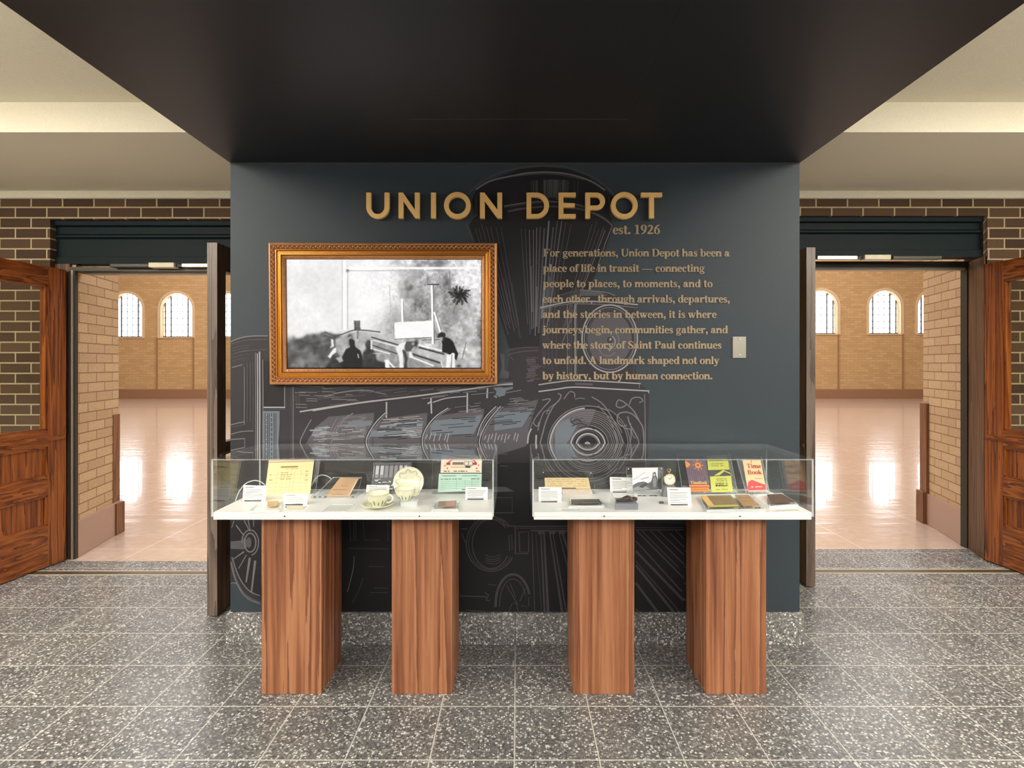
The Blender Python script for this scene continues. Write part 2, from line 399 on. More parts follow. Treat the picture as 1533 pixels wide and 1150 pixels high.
# door frames
FRLIGHT = plain('frame_light', (150, 138, 122), .45, .3)
b = MB(); b.box(-3.362, -3.256, 3.84, 3.86, 0, 2.148, OAK_BROWN); b.box(-3.256, -3.212, 3.835, 3.862, 0, 2.10, STEEL)
b.box(-3.236, -3.222, 3.828, 3.836, 0, 2.10, FRLIGHT)
b.box(-3.256, -1.55, 3.835, 3.95, 2.098, 2.125, STEEL); b.box(-3.21, -1.55, 3.90, 3.96, 2.085, 2.10, FRLIGHT)
struct(b, 'trim_8', 'dark steel door frame of the left doorway', 'door frame')
b = MB()
b.prism([(3.376, 3.815, 0), (3.470, 4.06, 0), (3.60, 4.06, 0), (3.60, 3.94, 0), (3.42, 3.815, 0)], (0, 0, 2.20), OAK_BROWN)
b.box(3.462, 3.53, 4.06, 4.12, 0, 2.17, STEEL); b.box(3.480, 3.494, 4.052, 4.06, 0, 2.17, FRLIGHT)
b.box(1.75, 3.53, 4.06, 4.12, 2.165, 2.21, STEEL); b.box(1.75, 3.47, 4.075, 4.13, 2.148, 2.166, FRLIGHT)
struct(b, 'trim_9', 'dark steel and brown oak door frame of the right doorway', 'door frame')
# reveals of the passages into the hall
b = MB(); b.prism([(-3.228, 3.862, 0), (-3.36, 4.45, 0), (-24, 4.45, 0), (-24, 3.952, 0), (-3.45, 3.952, 0), (-3.45, 3.862, 0)], (0, 0, 2.9), BRICK_TAN_SIDE)
struct(b, 'wall_reveal_left', 'tan brick reveal inside the left doorway', 'wall')
b = MB(); b.prism([(3.492, 4.12, 0), (24, 4.12, 0), (24, 4.78, 0), (3.68, 4.78, 0)], (0, 0, 6), BRICK_TAN_SIDE)
struct(b, 'wall_reveal_right', 'tan brick reveal inside the right doorway', 'wall')
b = MB(); b.prism([(-3.214, 3.865, 0), (-3.345, 4.452, 0), (-3.42, 4.452, 0), (-3.30, 3.865, 0)], (0, 0, .27), PINKSTONE)
struct(b, 'baseboard_left', 'pinkish stone baseboard along the left tan brick reveal', 'baseboard', .004)
b = MB(); b.prism([(3.475, 4.125, 0), (3.665, 4.782, 0), (3.74, 4.782, 0), (3.55, 4.125, 0)], (0, 0, .27), PINKSTONE)
struct(b, 'baseboard_right', 'pinkish stone baseboard along the right tan brick reveal', 'baseboard', .004)
b = MB(); b.box(-24, 24, 4.0, 4.45, 2.9, 10, BRICK_TAN_SIDE); struct(b, 'wall_hall_near', 'upper hall wall above the doorways', 'wall')
b = MB(); b.prism([(-3.335, 4.36, .25), (-3.352, 4.455, .25), (-3.36, 4.465, .25), (-3.45, 4.465, .25), (-3.45, 4.36, .25)], (0, 0, .75), GUARD)
struct(b, 'trim_10', 'brown wooden corner guard on the left tan brick reveal', 'corner guard', .002)
b = MB(); b.prism([(-3.315, 4.37, 0), (-3.328, 4.48, 0), (-3.46, 4.48, 0), (-3.46, 4.37, 0)], (0, 0, .26), GUARD)
struct(b, 'trim_11', 'brown plinth block below the left corner guard', 'plinth block', .004)
b = MB(); b.prism([(3.628, 4.68, .27), (3.655, 4.79, .27), (3.76, 4.79, .27), (3.74, 4.68, .27)], (0, 0, .80), GUARD)
struct(b, 'trim_12', 'brown wooden corner guard on the right tan brick reveal', 'corner guard', .002)
b = MB(); b.prism([(3.608, 4.69, 0), (3.635, 4.81, 0), (3.78, 4.81, 0), (3.76, 4.69, 0)], (0, 0, .28), GUARD)
struct(b, 'trim_13', 'brown plinth block below the right corner guard', 'plinth block', .004)

# the hall
HY = 21.6; HK = HY / F
WIN = [(189, 505, 439), (264, 505, 439), (339, 505, 439), (1230, 500, 435), (1325, 500, 435), (1398, 500, 435)]
def arch(cx, z0, z1, hw, n=20):
    zs = z1 - hw
    return [(cx - hw, z0), (cx + hw, z0)] + [(cx + hw * math.cos(math.pi * i / n), zs + hw * math.sin(math.pi * i / n)) for i in range(n + 1)]
def clean(loop):
    out = []
    for p in loop:
        if not out or (abs(p[0] - out[-1][0]) + abs(p[1] - out[-1][1])) > 1e-5: out.append(p)
    if abs(out[0][0] - out[-1][0]) + abs(out[0][1] - out[-1][1]) < 1e-5: out.pop()
    return out
bm = bmesh.new()
def ring(loop):
    vs = [bm.verts.new((x, HY, z)) for x, z in loop]
    for i in range(len(vs)): bm.edges.new((vs[i], vs[(i + 1) % len(vs)]))
ring([(-24, 0), (24, 0), (24, 10), (-24, 10)])
wins = []
for cx, sy, ty in WIN:
    X = (cx - VX) * HK; z0 = CAMH - (sy - VY) * HK; z1 = CAMH - (ty - VY) * HK; hw = 24 * HK
    wins.append((X, z0, z1, hw)); ring(clean(arch(X, z0, z1, hw)))
bmesh.ops.triangle_fill(bm, use_beauty=True, edges=bm.edges[:])
me = bpy.data.meshes.new('wall_hall_far'); bm.to_mesh(me); bm.free(); me.materials.append(BRICK_HALL)
wf = bpy.data.objects.new('wall_hall_far', me); COL.objects.link(wf)
tag(wf, 'tan brick far wall of the hall with arched windows', 'wall', None, 'structure')
b = MB(); b.box(-24, 24, HY - .06, HY - .002, 0, .38, plain('hall_base_stone', (150, 110, 80), .5)); struct(b, 'baseboard_hall', 'brown stone base along the far wall of the hall', 'baseboard')
PANE = plain('daylight_pane', (246, 250, 255), .4, emit=5)
BAR = plain('window_bar', (92, 92, 96), .5, .2)
STONE = plain('window_surround', (216, 188, 150), .7)
names = ['at the left edge of the left doorway', 'second from the left edge, seen whole through the left doorway', 'seen through the glass of the inner left door', 'beside the inner door in the right doorway', 'seen whole through the right doorway', 'just peeking past the tan reveal of the right doorway']
for i, (X, z0, z1, hw) in enumerate(wins):
    w = thing('window_%d' % (i + 1), (X, HY, z0), 'bright arched hall window ' + names[i], 'window', None, 'structure')
    lo = clean(arch(X, z0, z1, hw)); li = clean(arch(X, z0 + .03, z1 - .03, hw - .03)); lx = clean(arch(X, z0 - .04, z1 + .10, hw + .10))
    b = MB(); n = len(lo)
    for j in range(n):
        j2 = (j + 1) % n
        b.poly([(lo[j][0], HY - .005, lo[j][1]), (lo[j2][0], HY - .005, lo[j2][1]), (lo[j2][0], HY + .3, lo[j2][1]), (lo[j][0], HY + .3, lo[j][1])], STONE)
        b.poly([(lx[j][0], HY - .03, lx[j][1]), (lx[j2][0], HY - .03, lx[j2][1]), (lo[j2][0], HY - .03, lo[j2][1]), (lo[j][0], HY - .03, lo[j][1])], STONE)
        b.poly([(lx[j][0], HY - .03, lx[j][1]), (lx[j2][0], HY - .03, lx[j2][1]), (lx[j2][0], HY, lx[j2][1]), (lx[j][0], HY, lx[j][1])], STONE)
    b.build('surround', w)
    b = MB(); b.poly([(x, HY + .28, z) for x, z in lo], PANE); b.build('pane', w)
    b = MB()
    zs = z1 - hw
    for u, ww in ((.23, .05), (.76, .05), (.05, .04), (.95, .04), (.41, .014), (.58, .014)):
        x = X - hw + 2 * hw * u; top = zs + math.sqrt(max(0, hw * hw - (x - X) ** 2))
        b.box(x - ww / 2, x + ww / 2, HY + .20, HY + .26, z0, top, BAR)
    z = z0 + .26
    while z < z1 - .1:
        h = hw if z < zs else math.sqrt(max(0, hw * hw - (z - zs) ** 2))
        b.box(X - h, X + h, HY + .22, HY + .25, z - .008, z + .008, BAR); z += .27
    b.box(X - hw, X + hw, HY + .18, HY + .27, z0, z0 + .05, BAR)
    b.build('window_bars', w)
for i, (px, sy) in enumerate(((235.5, 505), (290, 505), (1254.5, 500), (1351, 500))):
    X = (px - VX) * HK; b = MB(); b.box(X - .02, X + .02, HY - .05, HY, 0, CAMH - (sy - VY) * HK, plain('pilaster_edge', (156, 116, 76), .7))
    struct(b, 'trim_%d' % (14 + i), 'thin brown vertical edge on the far hall wall, number %s from the left' % ('one', 'two', 'three', 'four')[i], 'trim')
b = MB(); b.box(-24.2, -24, 4.4, HY, 0, 10, BRICK_TAN_SIDE); struct(b, 'wall_hall_left', 'hall side wall beyond the left doorway', 'wall')
b = MB(); b.box(24, 24.2, 4.4, HY, 0, 10, BRICK_TAN_SIDE); struct(b, 'wall_hall_right', 'hall side wall beyond the right doorway', 'wall')
b = MB(); b.box(-24.2, 24.2, 4.0, HY + .4, 10, 10.1, PLASTER); struct(b, 'ceiling_hall', 'hall ceiling high above the doorways', 'ceiling')

# ------------------------------------------------------------------ door leaves
KNOB = plain('black_handle', (24, 22, 22), .35, .5)
def leaf(n, hinge, d, nrm, width, z1, label, oak, rail, edge, st=.13, knob=None):
    hx, hy = hinge; d = Vector((d[0], d[1], 0)).normalized(); nv = Vector((nrm[0], nrm[1], 0)).normalized(); T = .056
    P = lambda u, w, z: Vector((hx, hy, 0)) + d * u + nv * w + Vector((0, 0, z))
    o = thing('door_%d' % n, (hx, hy, 0), label, 'door', None, 'structure')
    def bx(b, u0, u1, w0, w1, z0, z2, m, side=None):
        b.hexa([P(u0, w0, z0), P(u1, w0, z0), P(u1, w0, z2), P(u0, w0, z2), P(u0, w1, z0), P(u1, w1, z0), P(u1, w1, z2), P(u0, w1, z2)], m, side)
    zb = .008; b = MB()
    bx(b, 0, st, 0, T, zb, z1, oak, edge); bx(b, width - st, width, 0, T, zb, z1, oak, edge)
    for a, c in ((z1 - .13, z1), (.845, .955), (.505, .63), (zb, .29)): bx(b, st, width - st, 0, T, a, c, rail)
    b.build('stile_and_rail_frame', o)
    for a, c in ((.63, .845), (.29, .505)):
        b = MB(); bx(b, st - .004, width - st + .004, .016, T - .016, a - .004, c + .004, oak)
        for q in ((a, 1), (c, -1)):   # sticking moulding round the panel
            for w0, w1 in ((.004, .016), (T - .016, T - .004)):
                z = q[0]; z2 = z + q[1] * .014; bx(b, st, width - st, w0, w1, min(z, z2), max(z, z2), rail)
        for u0, u1 in ((st, st + .014), (width - st - .014, width - st)):
            bx(b, u0, u1, .004, .016, a, c, oak)
        b.build('panel', o)
    b = MB(); bx(b, st - .003, width - st + .003, T / 2 - .003, T / 2 + .003, .953, z1 - .128, GLASS); b.build('glass_pane', o)
    b = MB()
    for a, c in ((.955, .969), (z1 - .144, z1 - .13)): bx(b, st, width - st, .006, T - .006, a, c, rail)
    for u0, u1 in ((st, st + .014), (width - st - .014, width - st)): bx(b, u0, u1, .006, T - .006, .955, z1 - .13, oak)
    b.build('glazing_bead', o)
    b = MB(); bx(b, .02, width - .02, -.014, 0, .892, .912, rail); bx(b, .02, width - .02, -.008, 0, .880, .892, rail); b.build('ledge_moulding', o)
    if knob:
        u, w, z = knob; b = MB(); s = 1 if w > 0 else -1
        b.lathe(P(u, w if s < 0 else w, z), [(0, .035), (.010, .034), (.012, .022), (.007, .016), (.007, 0), (.0001, 0)], KNOB, 16, nv * s); b.build('knob', o)
    return o
leaf(1, (-3.257, 3.812), (-.127, -.992), (-.992, .127), .88, 2.10, 'orange oak glazed door folded open at the left edge of the photo', OAK, OAK_RAIL, OAK)
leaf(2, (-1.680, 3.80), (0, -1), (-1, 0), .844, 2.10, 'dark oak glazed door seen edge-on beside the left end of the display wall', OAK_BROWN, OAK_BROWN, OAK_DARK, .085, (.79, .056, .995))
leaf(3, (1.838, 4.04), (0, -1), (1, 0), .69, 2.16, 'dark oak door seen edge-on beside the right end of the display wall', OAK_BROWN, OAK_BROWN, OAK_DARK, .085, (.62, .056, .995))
leaf(4, (3.378, 3.812), (.10, -.995), (.995, .10), .88, 2.14, 'orange oak glazed door folded open at the right edge of the photo', OAK, OAK_RAIL, OAK)

# door closers under the lintels
def closer(xa, xb, xc, xd, z, y, label):
    o = thing('door_closer', ((xa + xb) / 2, y, z), label, 'door closer')
    b = MB(); b.box(xa, xb, y - .05, y + .01, z, z + .034, CREAM); b.build('cover', o, .004)
    b = MB(); b.box(min(xc, xd), max(xc, xd), y - .04, y + .005, z + .004, z + .028, SILVER); b.build('slide_track', o, .002)
    xm = xb if abs(xc - xb) < abs(xd - xa) else xa; xn = xc if xm == xb else xd
    b = MB(); b.box(min(xm, xn), max(xm, xn), y - .028, y - .004, z + .008, z + .024, BLACK); b.build('arm', o)
closer(-2.636, -2.453, -2.405, -1.90, 2.112, 3.822, 'cream door closer with steel track over the left doorway')
closer(2.487, 2.675, 2.155, 2.44, 2.168, 3.822, 'cream door closer with steel track over the right doorway')
for x0, x1, z, s in ((-2.92, -2.645, 2.116, 'left'), (2.70, 3.05, 2.172, 'right')):
    b = MB(); b.box(x0, x1, 3.785, 3.825, z, z + .024, STEEL)
    tag(b.build('closer_track', None, .003), 'dark slim metal closer track at the outer side over the %s doorway' % s, 'closer track')

# ------------------------------------------------------------------ lettering (drawn glyph by glyph)
def ell(cx, cy, rx, ry, tx, ty, a0=0, a1=360, n=26):
    """ring segment whose stroke is tx wide at the sides and ty at top and bottom"""
    out = []
    for i in range(n):
        q = []
        for a in (a0 + (a1 - a0) * i / n, a0 + (a1 - a0) * (i + 1) / n):
            c, s = math.cos(R(a)), math.sin(R(a)); q.append(((cx + rx * c, cy + ry * s), (cx + (rx - tx) * c, cy + (ry - ty) * s)))
        out.append([q[0][0], q[1][0], q[1][1], q[0][1]])
    return out
def rc(x0, y0, x1, y1): return [[(x0, y0), (x1, y0), (x1, y1), (x0, y1)]]
def dot(cx, cy, r, n=12): return [[(cx + r * math.cos(2 * math.pi * i / n), cy + r * math.sin(2 * math.pi * i / n)) for i in range(n)]]
def ln(pts, w):
    out = []; n = len(pts); L = []
    for i, p in enumerate(pts):
        a = pts[max(i - 1, 0)]; c = pts[min(i + 1, n - 1)]; dx, dy = c[0] - a[0], c[1] - a[1]; l = math.hypot(dx, dy) or 1
        ww = (w[i] if isinstance(w, (list, tuple)) else w) / 2; L.append(((p[0] - dy / l * ww, p[1] + dx / l * ww), (p[0] + dy / l * ww, p[1] - dx / l * ww)))
    for i in range(n - 1): out.append([L[i][0], L[i][1], L[i + 1][1], L[i + 1][0]])
    return out
T, TH, SH = .13, .045, .035
def V(x, y0, y1): return rc(x, y0, x + T, y1)
def SB(x0, x1, y=0): return rc(x0, y, x1, y + SH)
def ST(x0, x1, y): return rc(x0, y - SH, x1, y)
XH = .46
GL = {
 'a': (.50, ell(.19, .125, .165, .135, .11, .035) + V(.275, .05, .35) + ell(.235, .34, .17, .13, .13, .045, 0, 165) + ln([(.34, .06), (.40, .03), (.47, .05)], .06) + dot(.12, .33, .06)),
 'b': (.556, V(.06, 0, .68) + ST(.01, .12, .68) + ell(.30, .225, .215, .245, .13, .045)),
 'c': (.444, ell(.235, .225, .205, .245, .13, .045, 48, 318) + dot(.345, .345, .065)),
 'd': (.556, V(.36, 0, .68) + ST(.31, .42, .68) + SB(.40, .545) + ell(.255, .225, .215, .245, .13, .045)),
 'e': (.444, ell(.23, .225, .205, .245, .125, .045, 0, 322) + rc(.11, .225, .43, .265)),
 'f': (.333, V(.09, 0, .56) + ell(.24, .555, .15, .135, .125, .045, 35, 180) + dot(.33, .605, .058) + rc(.01, XH - .045, .32, XH) + SB(.03, .30)),
 'g': (.50, ell(.23, .30, .185, .17, .105, .04) + ell(.245, -.085, .225, .115, .07, .055) + ln([(.13, .16), (.08, .09), (.14, .04), (.30, .03), (.40, -.02)], [.05, .06, .09, .11, .10]) + rc(.36, .40, .49, .455)),
 'h': (.556, V(.055, 0, .68) + ST(.0, .12, .68) + V(.365, 0, .32) + ell(.335, .30, .16, .17, .13, .055, 0, 175) + SB(.01, .24) + SB(.315, .545)),
 'i': (.278, V(.075, 0, XH) + ST(.015, .13, XH) + SB(.015, .265) + dot(.14, .60, .078)),
 'j': (.333, V(.125, -.08, XH) + ST(.06, .18, XH) + ell(.115, -.08, .14, .125, .12, .045, 190, 360) + dot(.03, -.12, .055) + dot(.19, .60, .078)),
 'k': (.556, V(.055, 0, .68) + ST(.0, .12, .68) + ln([(.17, .19), (.42, .44)], .055) + ln([(.24, .27), (.47, .02)], .13) + SB(.01, .25) + SB(.32, .55) + ST(.32, .52, XH)),
 'l': (.278, V(.07, 0, .68) + ST(.01, .13, .68) + SB(.015, .265)),
 'm': (.833, V(.06, 0, XH) + ST(.0, .12, XH) + V(.345, 0, .32) + ell(.315, .30, .16, .17, .13, .055, 0, 175) + V(.64, 0, .32) + ell(.61, .30, .16, .17, .13, .055, 0, 175) + SB(.01, .24) + SB(.295, .525) + SB(.59, .82)),
 'n': (.556, V(.055, 0, XH) + ST(.0, .12, XH) + V(.365, 0, .32) + ell(.335, .30, .16, .17, .13, .055, 0, 175) + SB(.01, .24) + SB(.315, .545)),
 'o': (.50, ell(.25, .225, .225, .245, .125, .045)),
 'p': (.556, V(.06, -.21, XH) + ST(.0, .12, XH) + SB(.01, .25, -.21) + ell(.30, .225, .215, .245, .13, .045)),
 'r': (.444, V(.06, 0, XH) + ST(.0, .12, XH) + SB(.01, .27) + ln([(.17, .30), (.24, .40), (.32, .435)], [.05, .07, .09]) + dot(.35, .395, .07)),
 's': (.389, ln([(.315, .33), (.29, .41), (.20, .445), (.10, .41), (.085, .335), (.15, .265), (.25, .20), (.305, .13), (.28, .05), (.18, .012), (.08, .04), (.05, .13)], [.04, .045, .05, .07, .10, .12, .12, .10, .07, .05, .045, .04])),
 't': (.333, V(.085, .07, .61) + rc(.01, XH - .045, .31, XH) + ell(.215, .10, .13, .115, .12, .05, 180, 300) + ln([(.26, .03), (.32, .09)], .04)),
 'u': (.556, V(.06, .14, XH) + ST(.0, .12, XH) + V(.365, 0, XH) + ST(.30, .42, XH) + SB(.42, .545) + ell(.225, .16, .165, .17, .13, .055, 180, 350)),
 'v': (.50, ln([(.085, XH), (.265, .02)], .13) + ln([(.255, .02), (.41, XH)], .05) + ST(.01, .24, XH) + ST(.32, .49, XH)),
 'w': (.722, ln([(.08, XH), (.235, .02)], .125) + ln([(.235, .02), (.35, .36)], .05) + ln([(.32, XH), (.49, .02)], .125) + ln([(.49, .02), (.635, XH)], .05) + ST(.01, .24, XH) + ST(.26, .47, XH) + ST(.55, .71, XH)),
 'y': (.50, ln([(.085, XH), (.27, .02)], .13) + ln([(.415, XH), (.25, -.02), (.19, -.14), (.10, -.165)], [.05, .05, .06, .08]) + ST(.01, .24, XH) + ST(.32, .49, XH) + dot(.09, -.15, .055)),
 'A': (.722, ln([(.32, .69), (.57, .02)], .15) + ln([(.33, .66), (.13, .02)], .05) + rc(.19, .20, .50, .245) + SB(.01, .23) + SB(.43, .71)),
 'B': (.667, V(.10, 0, .676) + ell(.34, .50, .22, .178, .14, .04, -90, 90) + ell(.35, .17, .26, .172, .15, .04, -90, 90) + rc(.10, .636, .34, .676) + rc(.10, .32, .36, .36) + rc(.02, 0, .35, .04)),
 'D': (.722, V(.10, 0, .676) + rc(.02, .638, .34, .676) + rc(.02, 0, .34, .038) + ell(.33, .338, .36, .338, .15, .04, -90, 90)),
 'F': (.611, V(.10, 0, .676) + rc(.02, .634, .57, .676) + rc(.535, .50, .575, .676) + rc(.2, .325, .42, .37) + rc(.40, .25, .435, .45) + SB(.02, .33)),
 'P': (.611, V(.10, 0, .676) + rc(.02, .638, .34, .676) + rc(.2, .29, .34, .33) + ell(.33, .483, .25, .193, .14, .04, -90, 90) + SB(.02, .33)),
 'S': (.556, ln([(.47, .50), (.44, .60), (.30, .66), (.15, .62), (.10, .51), (.17, .41), (.34, .31), (.45, .22), (.44, .10), (.32, .02), (.16, .03), (.07, .11), (.05, .21)], [.045, .05, .055, .08, .12, .145, .15, .13, .10, .06, .05, .05, .045])),
 'T': (.667, V(.268, 0, .676) + rc(.03, .634, .636, .676) + rc(.03, .50, .065, .676) + rc(.60, .50, .636, .676) + SB(.17, .50)),
 'U': (.722, V(.09, .18, .676) + rc(.02, .638, .31, .676) + rc(.575, .2, .625, .676) + rc(.49, .638, .71, .676) + ell(.357, .21, .267, .225, .13, .05, 180, 360)),
 '1': (.50, V(.185, 0, .67) + SB(.07, .43) + ln([(.07, .60), (.21, .66)], .045)),
 '2': (.50, ell(.245, .49, .19, .19, .13, .045, -15, 165) + ln([(.37, .46), (.30, .30), (.06, .06)], [.13, .11, .06]) + rc(.04, 0, .45, .115)),
 '6': (.50, ell(.25, .215, .215, .228, .125, .04) + ln([(.10, .25), (.15, .45), (.28, .60), (.43, .675)], [.13, .12, .09, .04])),
 '9': (.50, ell(.25, .462, .215, .218, .125, .04) + ln([(.40, .43), (.35, .23), (.22, .07), (.07, .005)], [.13, .12, .09, .04])),
 '.': (.25, dot(.125, .07, .082)),
 ',': (.25, dot(.125, .075, .08) + ln([(.17, .06), (.155, -.06), (.07, -.14)], [.07, .06, .03])),
 '-': (1.0, rc(.03, .2, .97, .25)),
 ' ': (.25, []),
}
def text_w(s): return sum(GL[c][0] for c in s)
def put_text(b, s, to3, em, x, mat, width=None):
    """draws s from x along to3(u, v); width stretches the letter spacing to fit"""
    sp = 0
    if width and len(s) > 1: sp = (width - text_w(s) * em) / (len(s) - 1)
    for c in s:
        for q, pl in enumerate(GL[c][1]):
            for e in (0, 1): b.poly([to3(x + (p[0] + .024 * e - .012) * em, p[1] * em) + Vector((0, -2e-5 * q - 3e-4 * e, 0)) for p in pl], mat)
        x += GL[c][0] * em + sp
    return x

# wall lettering
def wall_map(y): return lambda px, py: W(px, py, WY - y)
def on_wall_text(lines, name, label, em):
    b = MB()
    for s, x, base, wd_ in lines:
        put_text(b, s, lambda u, v, base=base: W(u, base - v, WY - .0036), em, x, TEXTM, wd_)
    return tag(b.build(name), label, 'wall text')
on_wall_text([('est. 1926', 917, 350.5, 71.5)], 'founding_date', 'small bronze wall text reading est. 1926 under the big gold letters', 20.5)
PARA = [('For generations, Union Depot has been a', 813, 384, 279.5), ('place of life in transit - connecting', 813, 407, 242), ('people to places, to moments, and to', 813, 430, 254), ('each other,  through arrivals, departures,', 812, 453, 281), ('and the stories in between, it is where', 812, 476, 261), ('journeys begin, communities gather, and', 812, 499, 278), ('where the story of Saint Paul continues', 812, 522, 268.5), ('to unfold. A landmark shaped not only', 812, 545, 265), ('by history, but by human connection.', 812, 568, 255)]
on_wall_text(PARA, 'wall_paragraph', 'nine-line bronze paragraph on the dark wall starting with For generations', 16.7)

# raised letters of the title
def raised(pieces, name, label, th=.022, off=.012):
    b = MB()
    for loop in pieces:
        pts = [W(p[0], p[1], WY - off - th) for p in loop]
        a = sum(loop[i][0] * loop[(i + 1) % len(loop)][1] - loop[(i + 1) % len(loop)][0] * loop[i][1] for i in range(len(loop)))
        if a > 0: pts.reverse()
        b.prism(pts, (0, th, 0), BRASS)
    o = tag(b.build(name), label, 'sign letter', 'raised gold letters of the wall title'); return o
def outline_ring(cx, cy, rx, ry, t, a0=0, a1=360, n=48):
    return [[(cx + q[0] , cy - q[1]) for q in pl] for pl in ell(0, 0, rx, ry, t, t, a0, a1, n)]
def pr(x0, y0, x1, y1): return [(x0, y0), (x1, y0), (x1, y1), (x0, y1)]
y0, y1, w = 288.3, 326.6, 7.0
ub = [(583.2 - 35.3, y0)]
Ul = []
cx, rr = 565.4, 17.2
outer = [(cx - rr, y0), (cx - rr, 309.5)] + [(cx - rr * math.cos(math.pi * i / 24), 309.5 + 17.6 * math.sin(math.pi * i / 24)) for i in range(1, 24)] + [(cx + rr, 309.5), (cx + rr, y0)]
inner = [(cx + rr - w, y0), (cx + rr - w, 309.5)] + [(cx + (rr - w) * math.cos(math.pi * i / 24), 309.5 + 11.0 * math.sin(math.pi * i / 24)) for i in range(1, 24)] + [(cx - rr + w, 309.5), (cx - rr + w, y0)]
raised([outer + inner], 'title_letter', 'raised gold letter U, first of the wall title')
def NN(x0, x1): return [(x0, y1), (x0, y0), (x0 + 6.5, y0), (x1 - w, y1 - 12.5), (x1 - w, y0), (x1, y0), (x1, y1), (x1 - 6.5, y1), (x0 + w, y0 + 12.5), (x0 + w, y1)]
raised([NN(596.6, 628)], 'title_letter', 'raised gold letter N between the U and the I')
raised([pr(645.3, y0, 652.4, y1)], 'title_letter', 'raised gold letter I, third of the wall title')
raised(outline_ring(684.6, 307.4, 20.0, 20.0, w), 'title_letter', 'raised gold letter O between the I and the N')
raised([NN(718.6, 751.6)], 'title_letter', 'raised gold letter N that ends the first word')
Do = [(788.3, y0), (803, y0)] + [(803 + 19 * math.sin(math.pi * i / 24), 307.45 - 19.15 * math.cos(math.pi * i / 24)) for i in range(1, 24)] + [(803, y1), (788.3, y1)]
Di = [(795.3, y1 - 6.2), (803, y1 - 6.2)] + [(803 + 12 * math.sin(math.pi * i / 24), 307.45 + 12.95 * math.cos(math.pi * i / 24)) for i in range(1, 24)] + [(803, y0 + 6.2), (795.3, y0 + 6.2)]
raised([Do[:2] + Do[2:-2] + Do[-2:] + [(788.3, 307)] + [(795.3, 307)] + Di[:1] + Di[1:] + [(795.3, 307.01), (788.3, 306.99)]], 'title_letter', 'raised gold letter D that begins the second word')
raised([[(836.5, y0), (862, y0), (862, y0 + 6.2), (843.5, y0 + 6.2), (843.5, 304.2), (860.5, 304.2), (860.5, 310.2), (843.5, 310.2), (843.5, y1 - 6.2), (862, y1 - 6.2), (862, y1), (836.5, y1)]], 'title_letter', 'raised gold letter E between the D and the P')
Po = [(876.5, y0), (893, y0)] + [(893 + 12.9 * math.sin(math.pi * i / 20), 301.1 - 12.8 * math.cos(math.pi * i / 20)) for i in range(1, 20)] + [(893, 313.9), (883.5, 313.9), (883.5, y1), (876.5, y1), (876.5, 300.99)]
Pi = [(883.5, 301.0), (883.5, 307.7), (893, 307.7)] + [(893 + 6 * math.sin(math.pi * i / 20), 301.1 + 6.6 * math.cos(math.pi * i / 20)) for i in range(1, 20)] + [(893, 294.5), (883.5, 294.5), (883.5, 300.98), (876.5, 300.97)]
raised([Po + Pi], 'title_letter', 'raised gold letter P between the E and the last O')
raised(outline_ring(934.8, 307.4, 20.0, 20.0, w), 'title_letter', 'raised gold letter O just before the final T')
raised([[(960, y0), (991.3, y0), (991.3, y0 + 6.4), (979.2, y0 + 6.4), (979.2, y1), (972.2, y1), (972.2, y0 + 6.4), (960, y0 + 6.4)]], 'title_letter', 'raised gold letter T, last of the wall title')

# wall plate
o = thing('blank_wall_plate', W(1107, 536, WY), 'small steel blank wall plate with two screws right of the paragraph', 'wall plate')
b = MB(); p = [W(1097.3, 504.2, WY - .006), W(1117, 504.2, WY - .006), W(1117, 536, WY - .006), W(1097.3, 536, WY - .006)]
b.slab(p, .006, SILVER, plain('plate_edge', (226, 222, 214), .35, .3)); b.build('plate', o, .001)
for py in (508.5, 531.5):
    b = MB(); b.lathe(W(1107.3, py, WY - .006), [(0, .0025), (.004, .002), (.0052, 0)], plain('screw_head', (206, 200, 190), .3, .8), 14, (0, -1, 0)); b.build('screw', o)

# ------------------------------------------------------------------ the locomotive print
MF = plain('print_plum', (46, 43, 48), .5, spec=.35); MF2 = plain('print_dark_and_shade', (29, 27, 31), .5, spec=.35)
MG = plain('print_grey', (76, 73, 80), .5); MB_ = plain('print_blue_grey', (98, 106, 117), .5)
ML = plain('print_line_light', (148, 148, 152), .5); MM = plain('print_line_mid', (104, 102, 107), .5); MD = plain('print_line_dim', (70, 65, 69), .5)
mur = MB(); MYL = [0]
def lay(n):
    MYL[0] += 1; return .0003 * n + MYL[0] * 1.5e-6
def mfill(pts, m, layer):
    d = WY - lay(layer); mur.poly([W(x, y, d) for x, y in pts], m)
def mst(pts, w, m, layer=4, smooth=True):
    P = catmull(pts, 5) if smooth and len(pts) > 2 else [Vector((*p, 0)) for p in pts]
    K = WY / F
    ww = [v * K for v in w] if isinstance(w, (list, tuple)) else w * K
    if isinstance(ww, list) and len(ww) != len(P): ww = [ww[0] + (ww[-1] - ww[0]) * i / (len(P) - 1) for i in range(len(P))]
    d = WY - lay(layer); mur.stroke([W(p[0], p[1], d) for p in P], ww, m)
def C(ox, oy, s): return lambda *pts: [(ox + x / s, oy + y / s) for x, y in pts]
c1 = C(690, 240, 6.665); c2 = C(720, 390, 5.678); c3 = C(340, 480, 5.477); c4 = C(540, 560, 6.3875); c5 = C(740, 560, 6.132); c6 = C(680, 690, 4.894); c7 = C(940, 770, 7.42); c8 = C(340, 770, 5.896)
XL = 345.3
random.seed(5)
